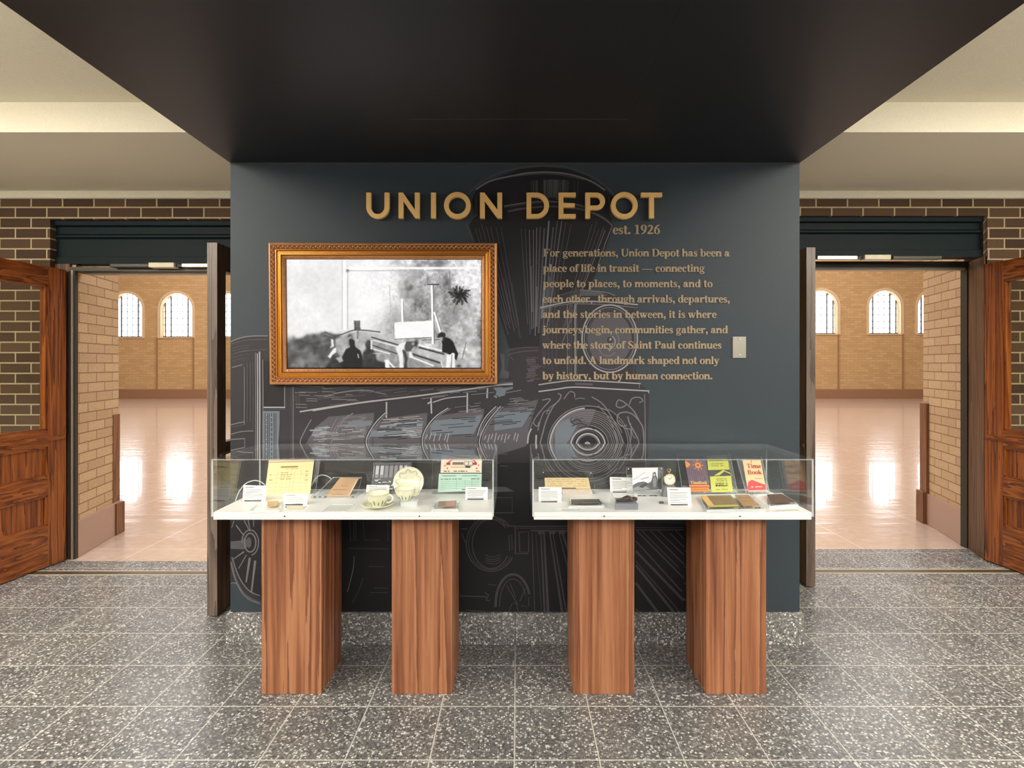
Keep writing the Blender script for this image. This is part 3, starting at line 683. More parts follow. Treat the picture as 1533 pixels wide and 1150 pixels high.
# silhouettes, and the shade painted below the cases
mfill([(XL, 512), (362, 505), (385, 502.5), (410, 503), (430, 540), (440, 578), (500, 574), (560, 570), (640, 572), (757, 572), (757, 690), (757, 916), (410, 916), (410, 904), (385, 900), (366, 888), (352, 873), (XL, 873)], MF, 1)
mfill([(757.3, 572), (764, 520), (815, 520), (813, 572), (955, 572), (972, 586), (969, 700), (969, 780), (1036, 786), (1030, 916), (757.3, 916), (757.3, 690)], MF, 1)
mfill([(411, 693), (960, 693), (966, 782), (1034, 787), (1029, 915), (411, 915)], MF2, 1.6)  # dark print, with the shade under the cases put into its colour
mfill([(702, 338), (711, 323), (706, 300), (712, 286), (738, 268), (775, 254), (812, 249.5), (850, 253), (880, 264), (905, 280), (918, 296), (914, 322), (918, 338), (907, 372), (892, 410), (870, 455), (842, 521), (762, 521), (738, 440), (715, 372)], MF2, 2)
mfill(c2((500, 400), (640, 340), (690, 290), (840, 245), (1060, 270), (1130, 300), (1330, 375), (1330, 1050), (500, 1050)), MF, 3)
# chimney cap
mst(c1((60, 345), (200, 220), (400, 120), (650, 65), (850, 55), (1050, 70), (1280, 150), (1450, 265), (1530, 350)), 2.2, MD)
mst(c1((150, 290), (300, 205), (530, 152), (700, 125), (900, 120), (1100, 145), (1300, 210), (1440, 300)), 2.4, MM)
mst(c1((540, 160), (720, 140), (900, 137), (1080, 160), (1220, 195)), 1.3, MD)
for u in range(46):
    x = 640 + u * 12.3 + random.uniform(-3, 3); dn = 1 if 820 < x < 1040 else .45
    if random.random() < dn: mst(c1((x, 190 + abs(x - 900) * .06), (x - (x - 900) * .02, 330 + random.uniform(40, 80))), random.uniform(.6, 2.4) * (1 if dn == 1 else .7), MG if dn == 1 else MD, 4, False)
mst(c1((430, 458), (640, 425), (880, 410), (1100, 430), (1250, 465)), 1.6, MM)
mst(c1((430, 470), (640, 440), (880, 424), (1100, 443), (1230, 475)), 1.0, MD)
mst(c1((470, 510), (640, 480), (900, 460), (1150, 480), (1330, 530), (1440, 590), (1510, 650)), 3.0, MG)
mst(c1((110, 350), (98, 560)), 1.1, MD, 4, False); mst(c1((155, 345), (148, 540)), 1.1, MD, 4, False); mst(c1((1478, 370), (1490, 560)), 1.4, MD, 4, False)
mst(c1((160, 545), (60, 622), (75, 690), (122, 800)), 1.5, MD); mst(c1((1510, 655), (1440, 830), (1350, 1110)), 1.3, MM, 4, False)
def cone(u, y): 
    t = (y - 332) / (517 - 332); return ((703 + 212 * u) * (1 - t) + (764 + 78 * u) * t, y)
for u, wv, mm in [(.025, 1, MD), (.05, .8, MD), (.08, 1, MD), (.11, .9, MD), (.14, 1, MD), (.18, .8, MD), (.215, .8, MD), (.36, .9, MD), (.39, 1, MD), (.42, 1, MM), (.45, 1, MM), (.475, 1.2, MM), (.50, 2.0, MG), (.53, 2.4, MG), (.56, 2.4, MB_), (.595, 2.2, MG), (.62, 1.6, MG), (.65, 1.2, MM), (.68, 1, MD), (.72, 1, MD), (.87, 1, MD), (.90, 1, MD), (.93, 1, MD), (.96, 1.2, MD), (.98, 1, MM)]:
    a = random.uniform(330, 345); b_ = random.uniform(470, 515)
    mst([cone(u, a), cone(u, (a + b_) / 2), cone(u, b_)], wv, mm)
    if random.random() < .6: a2 = random.uniform(390, 440); mst([cone(u + .012, a2), cone(u + .013, a2 + random.uniform(40, 75))], wv * .8, mm, 4, False)
mst(c2((215, 770), (340, 742), (490, 740)), 1.4, MD); mst(c2((230, 802), (350, 775), (490, 765)), 1.6, MD); mst(c2((240, 810), (280, 850)), 1, MD, 4, False)
for i in range(14):
    y = 830 + i * 15; x = random.uniform(380, 420); mst(c2((x, y), (x + random.uniform(50, 100), y - 4)), random.uniform(1, 2.4), MG if i % 2 else MD, 4, False)
mfill(c2((160, 790), (200, 800), (200, 930), (240, 950), (235, 1000), (150, 1000), (180, 900)), MG, 4)
mfill(c2((150, 1035), (270, 1030), (270, 1060), (150, 1062)), MG, 4)
# headlamp box
mfill(c2((845, 255), (1000, 262), (1080, 300), (850, 300)), MG, 4)
mst(c2((640, 305), (700, 285), (845, 250)), 1.3, MD); mst(c2((845, 250), (1060, 272), (1140, 300)), 1.3, MM)
mst(c2((500, 402), (640, 372), (790, 348), (1060, 352), (1335, 376)), 1.9, ML); mst(c2((505, 415), (650, 385), (795, 362)), .9, MM); mst(c2((795, 368), (1060, 375), (1330, 402)), 1.2, MM)
for x, m_ in ((735, MM), (752, MD), (770, MD), (800, ML), (812, MM)): mst(c2((x, 372), (x, 985)), 1.2 if m_ is ML else .9, m_, 4, False)
for x in (527, 545, 575, 605, 640): mst(c2((x, 500 + random.uniform(0, 60)), (x, 900 + random.uniform(-50, 50))), .8, MD, 4, False)
mst(c2((1320, 420), (1325, 980)), .9, MD, 4, False); mst(c2((1300, 850), (1300, 990)), .9, MD, 4, False)
def mell(cx, cy, rx, ry, w, m, a0=0, a1=360, layer=4, n=40):
    K = WY / F; d = WY - lay(layer)
    mur.stroke([W(cx + rx * math.cos(R(a0 + (a1 - a0) * i / n)), cy - ry * math.sin(R(a0 + (a1 - a0) * i / n)), d) for i in range(n + 1)], w * K, m)
mell(912.8, 507, 41.5, 50.5, 2.0, ML); mell(912.8, 507, 38, 46.5, 1.4, MM); mell(914, 507, 35.5, 43, 1.0, MD)
mfill([(912.8 + 33 * math.cos(R(a)), 507 - 40 * math.sin(R(a))) for a in range(0, 360, 12)], MG, 3.5)
mell(914, 510, 12.5, 14, 1.6, MM, -70, 120); mell(912, 512, 9, 10, 1.2, ML, 200, 420); mell(910, 516, 14, 17, 1.2, MM, 180, 320); mell(913, 509, 3, 3.6, 1.6, MF2, 0, 360); mfill([(914 + 1.6 * math.cos(R(a)), 508 - 2 * math.sin(R(a))) for a in range(0, 360, 30)], ML, 5)
mst(c2((490, 1057), (640, 1035), (790, 1020), (1060, 1030), (1358, 1047)), 1.7, ML); mst(c2((490, 1115), (640, 1095), (790, 1077), (1060, 1090), (1432, 1110)), 1.9, ML)
mst(c2((1350, 1047), (1345, 1085)), 1, MM, 4, False); mst(c2((1428, 1110), (1425, 1130)), 1.2, ML, 4, False)
mfill(c2((800, 1040), (950, 1045), (950, 1062), (800, 1058)), MG, 4)
# smokebox front
SX, SY = 880.3, 666
mfill([(SX + 62 * math.cos(R(a)), SY - 58 * math.sin(R(a))) for a in range(0, 360, 8)], MF2, 3)
mfill([(SX + 57 * math.cos(R(a)), SY - 54 * math.sin(R(a))) for a in range(78, 190, 8)] + [(SX - 25, SY), (SX - 18, SY - 16), (SX, SY - 24)], MG, 3.3)
mfill(c5((575, 470), (650, 420), (740, 400), (700, 450), (760, 470), (740, 510), (690, 600), (660, 640), (560, 640), (555, 560)), MB_, 3.6)
for r, w_, m_, a0, a1 in ((60.5, 1.4, MM, 60, 190), (57, 2.4, ML, 95, 190), (54, 1.2, MM, 20, 200), (51, 1.0, MM, -30, 150), (48.5, 1.1, MM, -60, 130), (45.5, 1.2, MM, -90, 110), (42.5, 1.2, MM, -110, 100), (39.5, 1.1, MM, -140, 105), (36.5, 1.2, MM, -150, 95), (33.5, 1.2, MG, -170, 110), (30.5, 1.4, MM, -180, 85), (57, 1.6, MM, 190, 320), (53, 1.4, MM, 190, 350), (60, 1.2, MM, -40, 40), (47, 1.6, MG, 190, 260), (63, 1.1, MM, -20, 62)):
    mell(SX, SY, r, r * .96, w_, m_, a0, a1)
for r, w_, m_ in ((25.5, 2.2, ML), (22, 1.2, MD), (17.5, 2.2, ML), (15, .9, MM)): mell(SX, SY, r, r * .95, w_, m_)
mfill([(SX + 14 * math.cos(R(a)), SY - 13.5 * math.sin(R(a))) for a in range(0, 360, 12)], MF2, 5)
mfill([(SX - 5, SY - 3), (SX - 1, SY - 5), (SX + 3, SY - 3), (SX + 4, SY + 1), (SX - 1, SY), (SX - 4, SY)], ML, 6)
for pts in (((700, 440), (760, 420), (800, 440)), ((710, 480), (780, 455), (850, 470)), ((740, 470), (700, 430), (720, 400)), ((770, 500), (850, 480), (920, 510))): mst(c5(*pts), 1.2, MF2, 4.5)
for x in (580, 600, 640, 665): mst(c5((x, 560 + (x - 580)), (x - 8, 640)), .9, MM, 4.5, False)
# scrollwork
for pts, w_ in ((((1375, 640), (1365, 500), (1330, 430), (1280, 340), (1200, 265), (1140, 240), (1120, 290), (1160, 310), (1210, 285)), 1.8), (((1330, 430), (1270, 370), (1200, 350), (1140, 370), (1130, 430), (1170, 480), (1215, 470)), 1.8), (((1240, 280), (1265, 225), (1330, 215), (1365, 245), (1330, 262)), 1.7), (((1225, 390), (1245, 460), (1290, 540), (1320, 600), (1330, 650)), 1.8), (((1180, 480), (1200, 500), (1250, 510), (1255, 580), (1245, 640)), 1.4), (((1300, 590), (1270, 560), (1250, 450)), 1.0), (((585, 180), (612, 195), (595, 240), (540, 300), (480, 420), (440, 560), (420, 640)), 1.8), (((640, 230), (690, 165), (735, 175), (738, 215)), 1.6), (((440, 240), (515, 232), (450, 310), (380, 400), (360, 450), (395, 480), (410, 440)), 1.6), (((510, 335), (460, 345), (425, 420), (400, 520)), 1.4), (((480, 370), (500, 320), (560, 270)), 1.2), (((895, 210), (1000, 280), (1090, 420), (1150, 540), (1190, 640)), 1.6), (((950, 290), (1040, 390), (1100, 520), (1135, 640)), 1.2), (((740, 230), (790, 222), (830, 228)), 1.2), (((340, 500), (315, 560), (305, 640)), 2.2), (((385, 560), (382, 640)), 2.2), (((350, 440), (330, 500)), 1.2), (((1370, 640), (1400, 660), (1385, 780)), 1.2)):
    mst(c5(*pts), w_, MM if w_ < 2 else ML)
for i in range(10):
    y = 200 + i * 12; mst(c5((70 + random.uniform(0, 200), y + 30), (150 + random.uniform(60, 200), y + 18)), 1.1, MM, 4, False)
mst([(965, 590), (966, 640), (967, 700)], 1.2, MM)
# lower arcs of the smokebox, seen through the right case
for r in (66, 70, 74, 78): mell(SX, SY, r, r * .93, 1.2, MM if r < 72 else MD, 200, 268)
for r in (66, 71): mell(SX, SY, r, r * .93, 1.0, MD, 280, 335)
# boiler: rail, stanchions, bands, light
mst(c4((-460, 350), (0, 275), (500, 215), (1000, 150), (1300, 108), (1455, 96)), 2.2, ML)
mst(c3((595, 748), (900, 700), (1205, 658)), 2.0, ML)
for pts in (((247, 268), (245, 420)), ((672, 225), (677, 378)), ((1020, 182), (1018, 370)), ((1213, 135), (1208, 232))): mst(c4(*pts), 2.2, ML, 5, False)
mst(c4((640, 285), (672, 265)), 2.2, ML, 5, False); mst(c4((690, 272), (820, 232), (1010, 213)), 1.5, ML)
mfill(c4((1265, 132), (1330, 125), (1380, 132), (1455, 120), (1455, 140), (1390, 160), (1378, 205), (1320, 220), (1290, 195), (1300, 170)), MB_, 5)
mfill(c4((1285, 200), (1305, 215), (1298, 235), (1270, 215)), MB_, 5)
mst(c4((1390, 180), (1533, 155)), 1.2, MM, 4, False); mst(c4((0, 150), (120, 170), (245, 195)), 1.3, MM); mst(c3((800, 625), (900, 595), (1080, 572), (1205, 578)), 1.8, MM)
mfill([(452, 690), (456, 668), (472, 640), (492, 624), (560, 618), (556, 690)], MG, 2)
mfill([(556, 690), (560, 640), (572, 627), (640, 618), (634, 690)], MG, 2)
mfill([(634, 690), (638, 640), (660, 622), (725, 612), (714, 690)], MG, 2)
mfill([(716, 690), (722, 650), (744, 612), (806, 598), (792, 640), (788, 668)], MG, 2)
mfill(c4((700, 445), (870, 430), (1060, 405), (1165, 388), (1140, 460), (1080, 570), (880, 580), (680, 590), (660, 560), (670, 490)), MB_, 3)
mfill(c5((20, 355), (360, 318), (290, 430), (255, 485), (0, 520), (0, 400)), MB_, 3)
mfill(c4((280, 480), (600, 450), (590, 500), (270, 530)), MB_, 3); mfill(c4((100, 540), (590, 530), (580, 590), (90, 600)), MB_, 2.6)
mfill(c3((1000, 830), (1190, 820), (1180, 860), (960, 880)), MB_, 3); mfill(c3((720, 880), (830, 860), (800, 950), (690, 950)), MB_, 3)
random.seed(11)
def hatch(x0, x1, y0_, y1_, n, slope, m, w, lens=(8, 45)):
    for i in range(n):
        y = y0_ + (y1_ - y0_) * (i + random.random() * .6) / n; x = random.uniform(x0, x1 - 6); L = min(random.uniform(*lens), x1 - x)
        mst([(x, y + (x - x0) * slope), (x + L * .5, y + (x + L * .5 - x0) * slope + random.uniform(-.3, .3)), (x + L, y + (x + L - x0) * slope)], w * random.uniform(.7, 1.4), m, 4.2)
hatch(462, 545, 640, 662, 22, -.05, ML, .8, (6, 30)); hatch(505, 548, 626, 660, 20, -.08, MM, 1.1)
hatch(560, 632, 628, 660, 24, -.08, ML, .9); hatch(560, 632, 630, 662, 14, -.08, MF2, 1.1); hatch(645, 712, 628, 660, 10, -.07, MF2, .9); hatch(645, 720, 612, 626, 8, -.12, MM, .9)
hatch(728, 800, 612, 640, 12, -.10, MF2, 1.0, (10, 50)); hatch(455, 640, 585, 612, 16, -.12, MD, .9, (10, 60)); hatch(440, 545, 578, 600, 10, 0.02, MM, .8, (8, 40))
hatch(560, 740, 590, 606, 12, -.1, MM, .8, (8, 40)); hatch(640, 760, 574, 584, 6, -.1, MD, .9, (10, 60))
for x in (640, 646, 652, 660, 668, 672, 728, 733, 738, 743, 748, 753, 758, 763, 772, 776): mst([(x, 650 + random.uniform(-2, 2)), (x - 3, 658 + random.uniform(-2, 5))], 1.2, ML, 4.4, False)
for pts in (((232, 372), (160, 440), (100, 520), (58, 600), (48, 660), (55, 730)), ((832, 325), (720, 400), (640, 490), (595, 580), (585, 660), (600, 760)), ((1290, 310), (1200, 400), (1140, 500), (1112, 590)), ((1335, 308), (1230, 430), (1165, 540), (1135, 620), (1130, 700), (1150, 780))):
    mst(c4(*pts), 3.6, MF2, 4.6); mst(c4(*[(x + 4, y) for x, y in pts]), 1.5, ML, 5)
    mst(c4(*[(x + 26, y + 4) for x, y in pts]), 1.2, MM, 4.7)
mst(c3((690, 812), (640, 900), (598, 1000), (625, 1090)), 1.5, MM); mst(c3((1032, 758), (930, 850), (860, 980), (850, 1060)), 1.6, MM); mst(c3((1000, 770), (900, 860), (840, 980)), 1.0, MM); mst(c3((900, 800), (850, 900), (815, 990)), 1.0, MM)
# under-frame part of the boiler behind the cases
hatch(470, 760, 668, 690, 22, 0.03, MG, 1.1, (10, 60))
# cab
mst(c3((30, 175), (70, 155), (150, 133), (240, 126), (335, 126)), 1.8, MM); mst(c3((30, 195), (100, 172), (200, 158), (335, 155)), 1.2, MD)
for y in (215, 235, 262, 290, 318): mst(c3((40, y + 15), (110, y - 4), (180, y - 12)), .8, MD)
mst(c3((40, 385), (125, 362)), 1.4, MM, 4, False); mst(c3((60, 270), (160, 245), (330, 240)), 1.0, MD)
for x, m_, w_, ya, yb in ((232, MM, 1.2, 262, 1040), (248, ML, 1.6, 268, 1040), (266, ML, 2.0, 255, 1040), (292, MM, 1.4, 320, 1000), (140, MM, 1.1, 380, 850), (165, MD, 1, 350, 830), (190, MD, 1, 345, 830), (212, MD, 1, 350, 900), (540, MM, 1.2, 540, 1060), (524, MD, .8, 540, 1060)): mst(c3((x, ya), (x + 2, (ya + yb) / 2), (x, yb)), w_, m_)
mfill(c3((300, 330), (470, 330), (470, 706), (300, 706)), MF2, 3.5); mst(c3((472, 540), (472, 712)), 1.6, MM, 4, False); mst(c3((300, 712), (476, 712)), 2.0, ML, 4, False); mst(c3((290, 732), (480, 728)), 1.0, MD, 4, False)
mfill(c3((292, 742), (430, 742), (430, 850), (415, 1080), (292, 1080)), MB_, 3)
for x in (312, 330, 345, 365, 385, 400): mst(c3((x, 760), (x, 1060)), 1.0, MF2, 4, False)
for i in range(14): mfill(c3((318 + 44 * (i % 2), 770 + i * 20), (326 + 44 * (i % 2), 770 + i * 20), (326 + 44 * (i % 2), 778 + i * 20), (318 + 44 * (i % 2), 778 + i * 20)), ML, 4.5)
mst(c3((32, 855), (90, 840), (145, 830)), 1.6, MM); mst(c3((32, 875), (148, 850)), .9, MD); mst(c3((32, 932), (120, 910), (215, 905)), 1.4, MM); mst(c3((32, 975), (145, 968), (145, 1040), (32, 1065)), 1.6, MM, 4, False); mst(c3((32, 1080), (180, 1050)), 1, MD, 4, False)
for y, x in ((590, 555), (612, 590), (615, 760), (640, 650), (658, 650), (686, 560), (712, 565)): mst(c3((x, y), (x + 90, y + 2)), 1.0, MM, 4, False)
for x in (555, 570, 590): mst(c3((x, 600), (x, 600 + random.uniform(60, 210))), .9, MD, 4, False)
# driving wheel
mfill([(XL, 780), (410, 780), (410, 902), (392, 898), (372, 884), (356, 862), (348, 838), (XL, 830)], MF2, 2)
hx_, hy_ = 374.5, 812.5
mell(hx_, hy_, 8.5, 14, 2.0, MM); mell(hx_, hy_, 12.5, 19, 1.6, MM, -80, 180); mfill([(hx_ - 2 + 4 * math.cos(R(a)), hy_ + 8 * math.sin(R(a))) for a in range(0, 360, 20)], MG, 4)
for pts, w_ in ((((200, 385), (168, 600)), (3.4, 2.2)), (((248, 410), (215, 685)), (3.4, 2.2)), (((80, 98), (142, 182)), (2, 1.4)), (((150, 55), (200, 150)), (1.6, 1.2)), (((185, 50), (205, 150)), (1.6, 1.2)), (((150, 330), (58, 395)), (2.4, 1.2)), (((170, 360), (100, 480)), (1.6, 1.2)), (((235, 50), (232, 110)), (1.4, 1.0)), (((60, 60), (40, 120)), (1.2, 1))): mst(c8(*pts), w_, MM, 4, False)
mfill(c8((30, 240), (130, 232), (160, 200), (185, 280), (150, 310), (30, 305)), MG, 3)
mst(c8((45, 380), (75, 480), (125, 590), (200, 680), (290, 720)), 1.6, MM); mst(c8((35, 420), (70, 560), (130, 680), (200, 745), (290, 782)), 3.2, MG); mst(c8((35, 430), (70, 572), (128, 692), (200, 757), (290, 792)), 1.0, MM)
mst(c8((30, 610), (80, 612), (130, 690)), 1.2, MM)
# between the left pedestals
for pts in (((1080, 60), (1090, 235), (1118, 235), (1118, 60)), ((1135, 60), (1138, 235)), ((1200, 60), (1215, 228), (1350, 230)), ((1418, 60), (1420, 240)), ((1065, 300), (1430, 308)), ((1250, 462), (1390, 462)), ((1300, 650), (1420, 655)), ((1265, 692), (1420, 692))): mst(c8(*pts), 1.0, MD, 4, False)
mfill(c8((1065, 245), (1430, 245), (1430, 312), (1065, 312)), MF2, 3)
mst(c8((1122, 368), (1115, 470), (1085, 600), (1060, 685)), 1.2, MM); mst(c8((1200, 560), (1160, 680), (1100, 790)), 1.0, MD)
# cylinder, pilot wheel, bumper
CX_, CY_ = 735, 814.5
for rx, ry, w_, m_ in ((37, 41, 1.6, MD), (33.5, 38.5, 1.0, MD), (28, 37, 1.6, MD)): mell(CX_, CY_, rx, ry, w_, m_, 40, 330)
mfill([(CX_ + 27 * math.cos(R(a)), CY_ + 36 * math.sin(R(a))) for a in range(0, 360, 10)], MF2, 3)
for y in (690, 710, 725, 742): mst(c6((230, y), (280, y + 14), (340, y)), .9, MD)
mst(c6((300, 425), (360, 440), (410, 478), (880, 480)), 1.8, MD); mst(c6((455, 495), (880, 495)), 1.0, MD, 4, False)
mst(c6((448, 485), (448, 680), (545, 678)), 2.0, MD, 4, False); mst(c6((470, 525), (545, 520), (545, 665), (480, 668), (475, 525)), 1.6, MD, 4, False)
mst(c6((400, 540), (405, 660)), 1.2, MD, 4, False); mst(c6((420, 540), (425, 650)), 1.0, MD, 4, False)
mst(c6((300, 381), (440, 380)), 1.8, MD, 4, False); mfill(c6((260, 190), (380, 192), (440, 225), (260, 230)), MG, 3); mst(c6((300, 270), (425, 270), (425, 370)), 1, MD, 4, False)
mell(768, 905, 26, 45, 3.6, MD, 20, 185); mell(768, 905, 20, 38, 1.2, MD, 20, 185)
for pts in (((380, 910), (470, 1060)), ((410, 900), (450, 1000)), ((520, 940), (480, 1030)), ((400, 1110), (420, 1050), (450, 1040), (470, 1110)), ((545, 1000), (545, 1070), (490, 1060))): mst(c6(*pts), 1.2, MD, 4, False)
mst(c6((40, 990), (240, 997)), 1.8, MD, 4, False); mst(c6((225, 965), (250, 985), (235, 1020), (265, 1025)), 1.4, MD); mst(c6((80, 1092), (210, 1102)), 1.0, MD, 4, False); mst(c6((250, 905), (310, 912)), 1, MD, 4, False)
mst(c6((50, 500), (95, 500)), 2, MD, 4, False); mst(c6((55, 530), (80, 600)), 1.4, MD, 4, False)
# cowcatcher
mst(c6((560, 512), (880, 512)), 3.0, MD, 4, False)
for xa, xb, w_ in ((570, 590, (1.2, 1.2)), (598, 640, (.8, .8)), (635, 662, (2, 3)), (658, 688, (2.5, 4)), (700, 792, (2, 3.4)), (722, 822, (1.6, 2.4))): mst(c6((xa, 528), (xb, 1112)), w_, MD if w_[0] > 1.5 else MD, 4, False)
mst(c6((768, 528), (850, 860)), (1.4, 2.2), MD, 4, False); mst(c6((790, 520), (850, 700)), (3, 4), MD, 4, False)
for x in (610, 690, 760): mfill(c6((x, 515), (x + 60, 515), (x + 40, 545), (x + 30, 528), (x + 10, 545)), MG, 4)
for a_, c_, w_ in (((80, 148), (620, 148), 1.2), ((80, 175), (620, 172), 2.2), ((100, 185), (620, 710), 2.2), ((155, 185), (560, 590), 1.6), ((250, 185), (620, 555), 2.0), ((330, 178), (620, 450), 2.0), ((470, 212), (620, 365), 2.0), ((530, 180), (620, 275), 1.6), ((86, 295), (600, 860), 2.0), ((88, 410), (620, 960), 3.6), ((86, 520), (590, 1100), 1.4), ((86, 565), (520, 1100), 3.6), ((86, 760), (340, 1100), 3.6), ((150, 840), (300, 1060), 1.2), ((86, 1050), (130, 1100), 2)): mst(c7(a_, c_), w_, MD, 4, False)
for k in range(5): mst([(1026 - k * .5, 800 + k * 24), (1036, 812 + k * 24)], 2, MD, 4, False)
tag(mur.build('locomotive_mural'), 'grey line print of an old steam locomotive covering the dark wall', 'mural')

# ------------------------------------------------------------------ gilt frame with its screen
FY = WY - .040
o = thing('framed_screen', W(572, 576, WY), 'ornate gilt picture frame around a black and white railway scene', 'picture')
GILT = plain('gilt_gold', (206, 140, 58), .34, .75, var=.12); GILTO = plain('gilt_copper', (186, 132, 86), .42, .6, var=.2); GILTD = plain('gilt_shadow', (104, 60, 26), .5, .5)
TLf, TRf, BRf, BLf = (401.3, 362.8), (744.2, 363.3), (744.6, 575.8), (403.0, 576.3)
cor = [W(p[0], p[1], FY) for p in (TLf, TRf, BRf, BLf)]
ctr = sum(cor, Vector()) / 4
prof = [(0, .004, GILTO), (0, .034, GILTO), (.003, .040, GILTO), (.010, .043, GILTO), (.013, .0405, GILTO), (.034, .0385, GILTD), (.0365, .0405, GILT), (.040, .0415, GILT), (.0425, .037, GILTD), (.045, .033, GILT), (.050, .0335, GILT), (.055, .0365, GILT), (.060, .037, GILT), (.065, .033, GILTD), (.067, .029, GILT), (.070, .027, GILTO), (.079, .022, GILTO), (.081, .010, GILTD)]
b = MB()
def fpt(i, u, d):
    c = cor[i]; sx = 1 if i in (0, 3) else -1; sz = -1 if i in (0, 1) else 1
    return Vector((c.x + sx * u, WY - d, c.z + sz * u))
for i in range(4):
    j = (i + 1) % 4
    for k in range(len(prof) - 1):
        u0, d0, _ = prof[k]; u1, d1, m_ = prof[k + 1]
        b.poly([fpt(i, u0, d0), fpt(j, u0, d0), fpt(j, u1, d1), fpt(i, u1, d1)], m_)
fm = b.build('gilt_frame', o)
b = MB()
for i in range(4):
    j = (i + 1) % 4; p0 = fpt(i, .0235, .039); p1 = fpt(j, .0235, .039); d = (p1 - p0); L = d.length; d.normalize(); n = int(L / .0235)
    out = d.cross(Vector((0, 1, 0)))
    for k in range(n + 1):
        for s, lng, rad in ((1, .010, .0042), (-1, .0075, .0034)):
            c = p0 + d * (L * (k + (.25 if s > 0 else .72)) / (n + 1)); ax = (d * .8 + out * .65 * s).normalized(); ay = ax.cross(Vector((0, -1, 0)))
            vs = []; fs = []; N = 8; c = c + out * .0035 * s
            for r_, h in ((1, 0), (.75, .0028), (.3, .0045)):
                for q in range(N):
                    t = 2 * math.pi * q / N; vs.append(c + ax * lng * math.cos(t) * r_ + ay * rad * math.sin(t) * r_ + Vector((0, -h, 0)))
            for a in range(2):
                for q in range(N): fs.append((a * N + q, a * N + (q + 1) % N, (a + 1) * N + (q + 1) % N, (a + 1) * N + q))
            fs.append(tuple(range(2 * N, 3 * N))); b.mesh(vs, fs, GILTO, True)
    m0 = fpt(i, .074, .0255); m1 = fpt(j, .074, .0255); dd = (m1 - m0); L = dd.length; dd.normalize(); n = int(L / .011)
    for k in range(n):
        c = m0 + dd * (L * (k + .5) / n); b.lathe(c, [(.0036, 0), (.0026, .0022), (.0001, .0030)], GILTO, 6, (0, -1, 0))
b.build('leaf_ornament', o)
# the picture on the screen: a grey-scale print rasterised into the face colours of one fine grid
import numpy as np
SYD = WY - .012
SS = 1.45; SW, SHH = int(296 * SS), int(163.5 * SS)
rng = np.random.RandomState(7)
gx, gy = np.meshgrid((np.arange(SW) + .5) / SS, (np.arange(SHH) + .5) / SS)
gx = gx + 424; gy = gy + 387
cx_ = (gx - 390) * 4.143; cy_ = (gy - 350) * 4.143          # crop coordinates used for the drawing
def vnoise(sc, octv=5, seed=0, ax=1.0):
    r = np.random.RandomState(seed); out = np.zeros_like(cx_); a = 1; tot = 0
    for o in range(octv):
        s_ = sc / 2 ** o; u = cx_ / s_; v = cy_ / s_ * ax; g = r.rand(64 + int(1600 / s_), 64 + int(1600 / s_))
        iu = np.floor(u).astype(int); iv = np.floor(v).astype(int); fu = u - iu; fv = v - iv; fu = fu * fu * (3 - 2 * fu); fv = fv * fv * (3 - 2 * fv)
        n_ = g.shape[0]; G = lambda i, j: g[(iv + j) % n_, (iu + i) % n_]
        out += a * ((G(0, 0) * (1 - fu) + G(1, 0) * fu) * (1 - fv) + (G(0, 1) * (1 - fu) + G(1, 1) * fu) * fv); tot += a; a *= .55
    return out / tot
def blur(m, s):
    if s <= 0: return m
    r = int(3 * s) + 1; k = np.exp(-np.arange(-r, r + 1) ** 2 / (2 * s * s)); k /= k.sum()
    p = np.pad(m, r, mode='edge'); p = np.apply_along_axis(lambda q: np.convolve(q, k, 'valid'), 1, p); return np.apply_along_axis(lambda q: np.convolve(q, k, 'valid'), 0, p)
def inpoly(pts):
    m = np.zeros(cx_.shape, bool); n = len(pts)
    for i in range(n):
        x0, y0 = pts[i]; x1, y1 = pts[(i + 1) % n]
        if y0 == y1: continue
        c = ((y0 > cy_) != (y1 > cy_)) & (cx_ < (x1 - x0) * (cy_ - y0) / (y1 - y0) + x0); m ^= c
    return m.astype(float)
IM = None
def over(mask, v): 
    global IM
    IM = IM * (1 - mask) + v * mask
def sfill(pts, v, soft_=.7, a=1.0, tex=0): over(blur(inpoly(pts), soft_) * a, v + (tex * (N3 - .5) if tex else 0))
def sline(pts, w, v, smooth=False, a=1.0):
    P = [(q[0], q[1]) for q in catmull(pts, 5)] if smooth else pts; d = np.full(cx_.shape, 1e9)
    for (x0, y0), (x1, y1) in zip(P[:-1], P[1:]):
        dx, dy = x1 - x0, y1 - y0; t_ = np.clip(((cx_ - x0) * dx + (cy_ - y0) * dy) / (dx * dx + dy * dy + 1e-9), 0, 1)
        d = np.minimum(d, np.hypot(cx_ - x0 - t_ * dx, cy_ - y0 - t_ * dy))
    over(np.clip((w / 2 - d) / 2.6 + .5, 0, 1) * a, v)
def gs(x, y, rx, ry, v, a=.8): over(np.exp(-(((cx_ - x) / rx) ** 2 + ((cy_ - y) / ry) ** 2)) * a, v)
N1 = vnoise(230, 6, 1, .8); N2 = vnoise(60, 5, 2); N3 = vnoise(28, 4, 3)
right = np.clip((cx_ - 620) / 350, 0, 1)
IM = 238 - 60 * np.clip(.56 - N1, 0, 1) * (1 - right) - right * (0 + 330 * np.clip(.53 - N1, 0, .4) + 90 * np.clip(.52 - N2, 0, .4))
IM = IM - 70 * np.clip((cx_ - 1020) / 400, 0, 1) * np.clip((cy_ - 300) / 300, 0, 1) * np.clip(1.2 - N2 * 1.3, 0, 1)
N4 = vnoise(15, 3, 9)
IM = IM + right * (N4 - .5) * 80 + (N4 - .5) * 14
rd = random.Random(21)
gs(640, 470, 150, 110, 240, .75)
for q in range(26): gs(rd.uniform(960, 1130), rd.uniform(160, 205), rd.uniform(10, 26), rd.uniform(7, 16), rd.uniform(90, 170), .6)
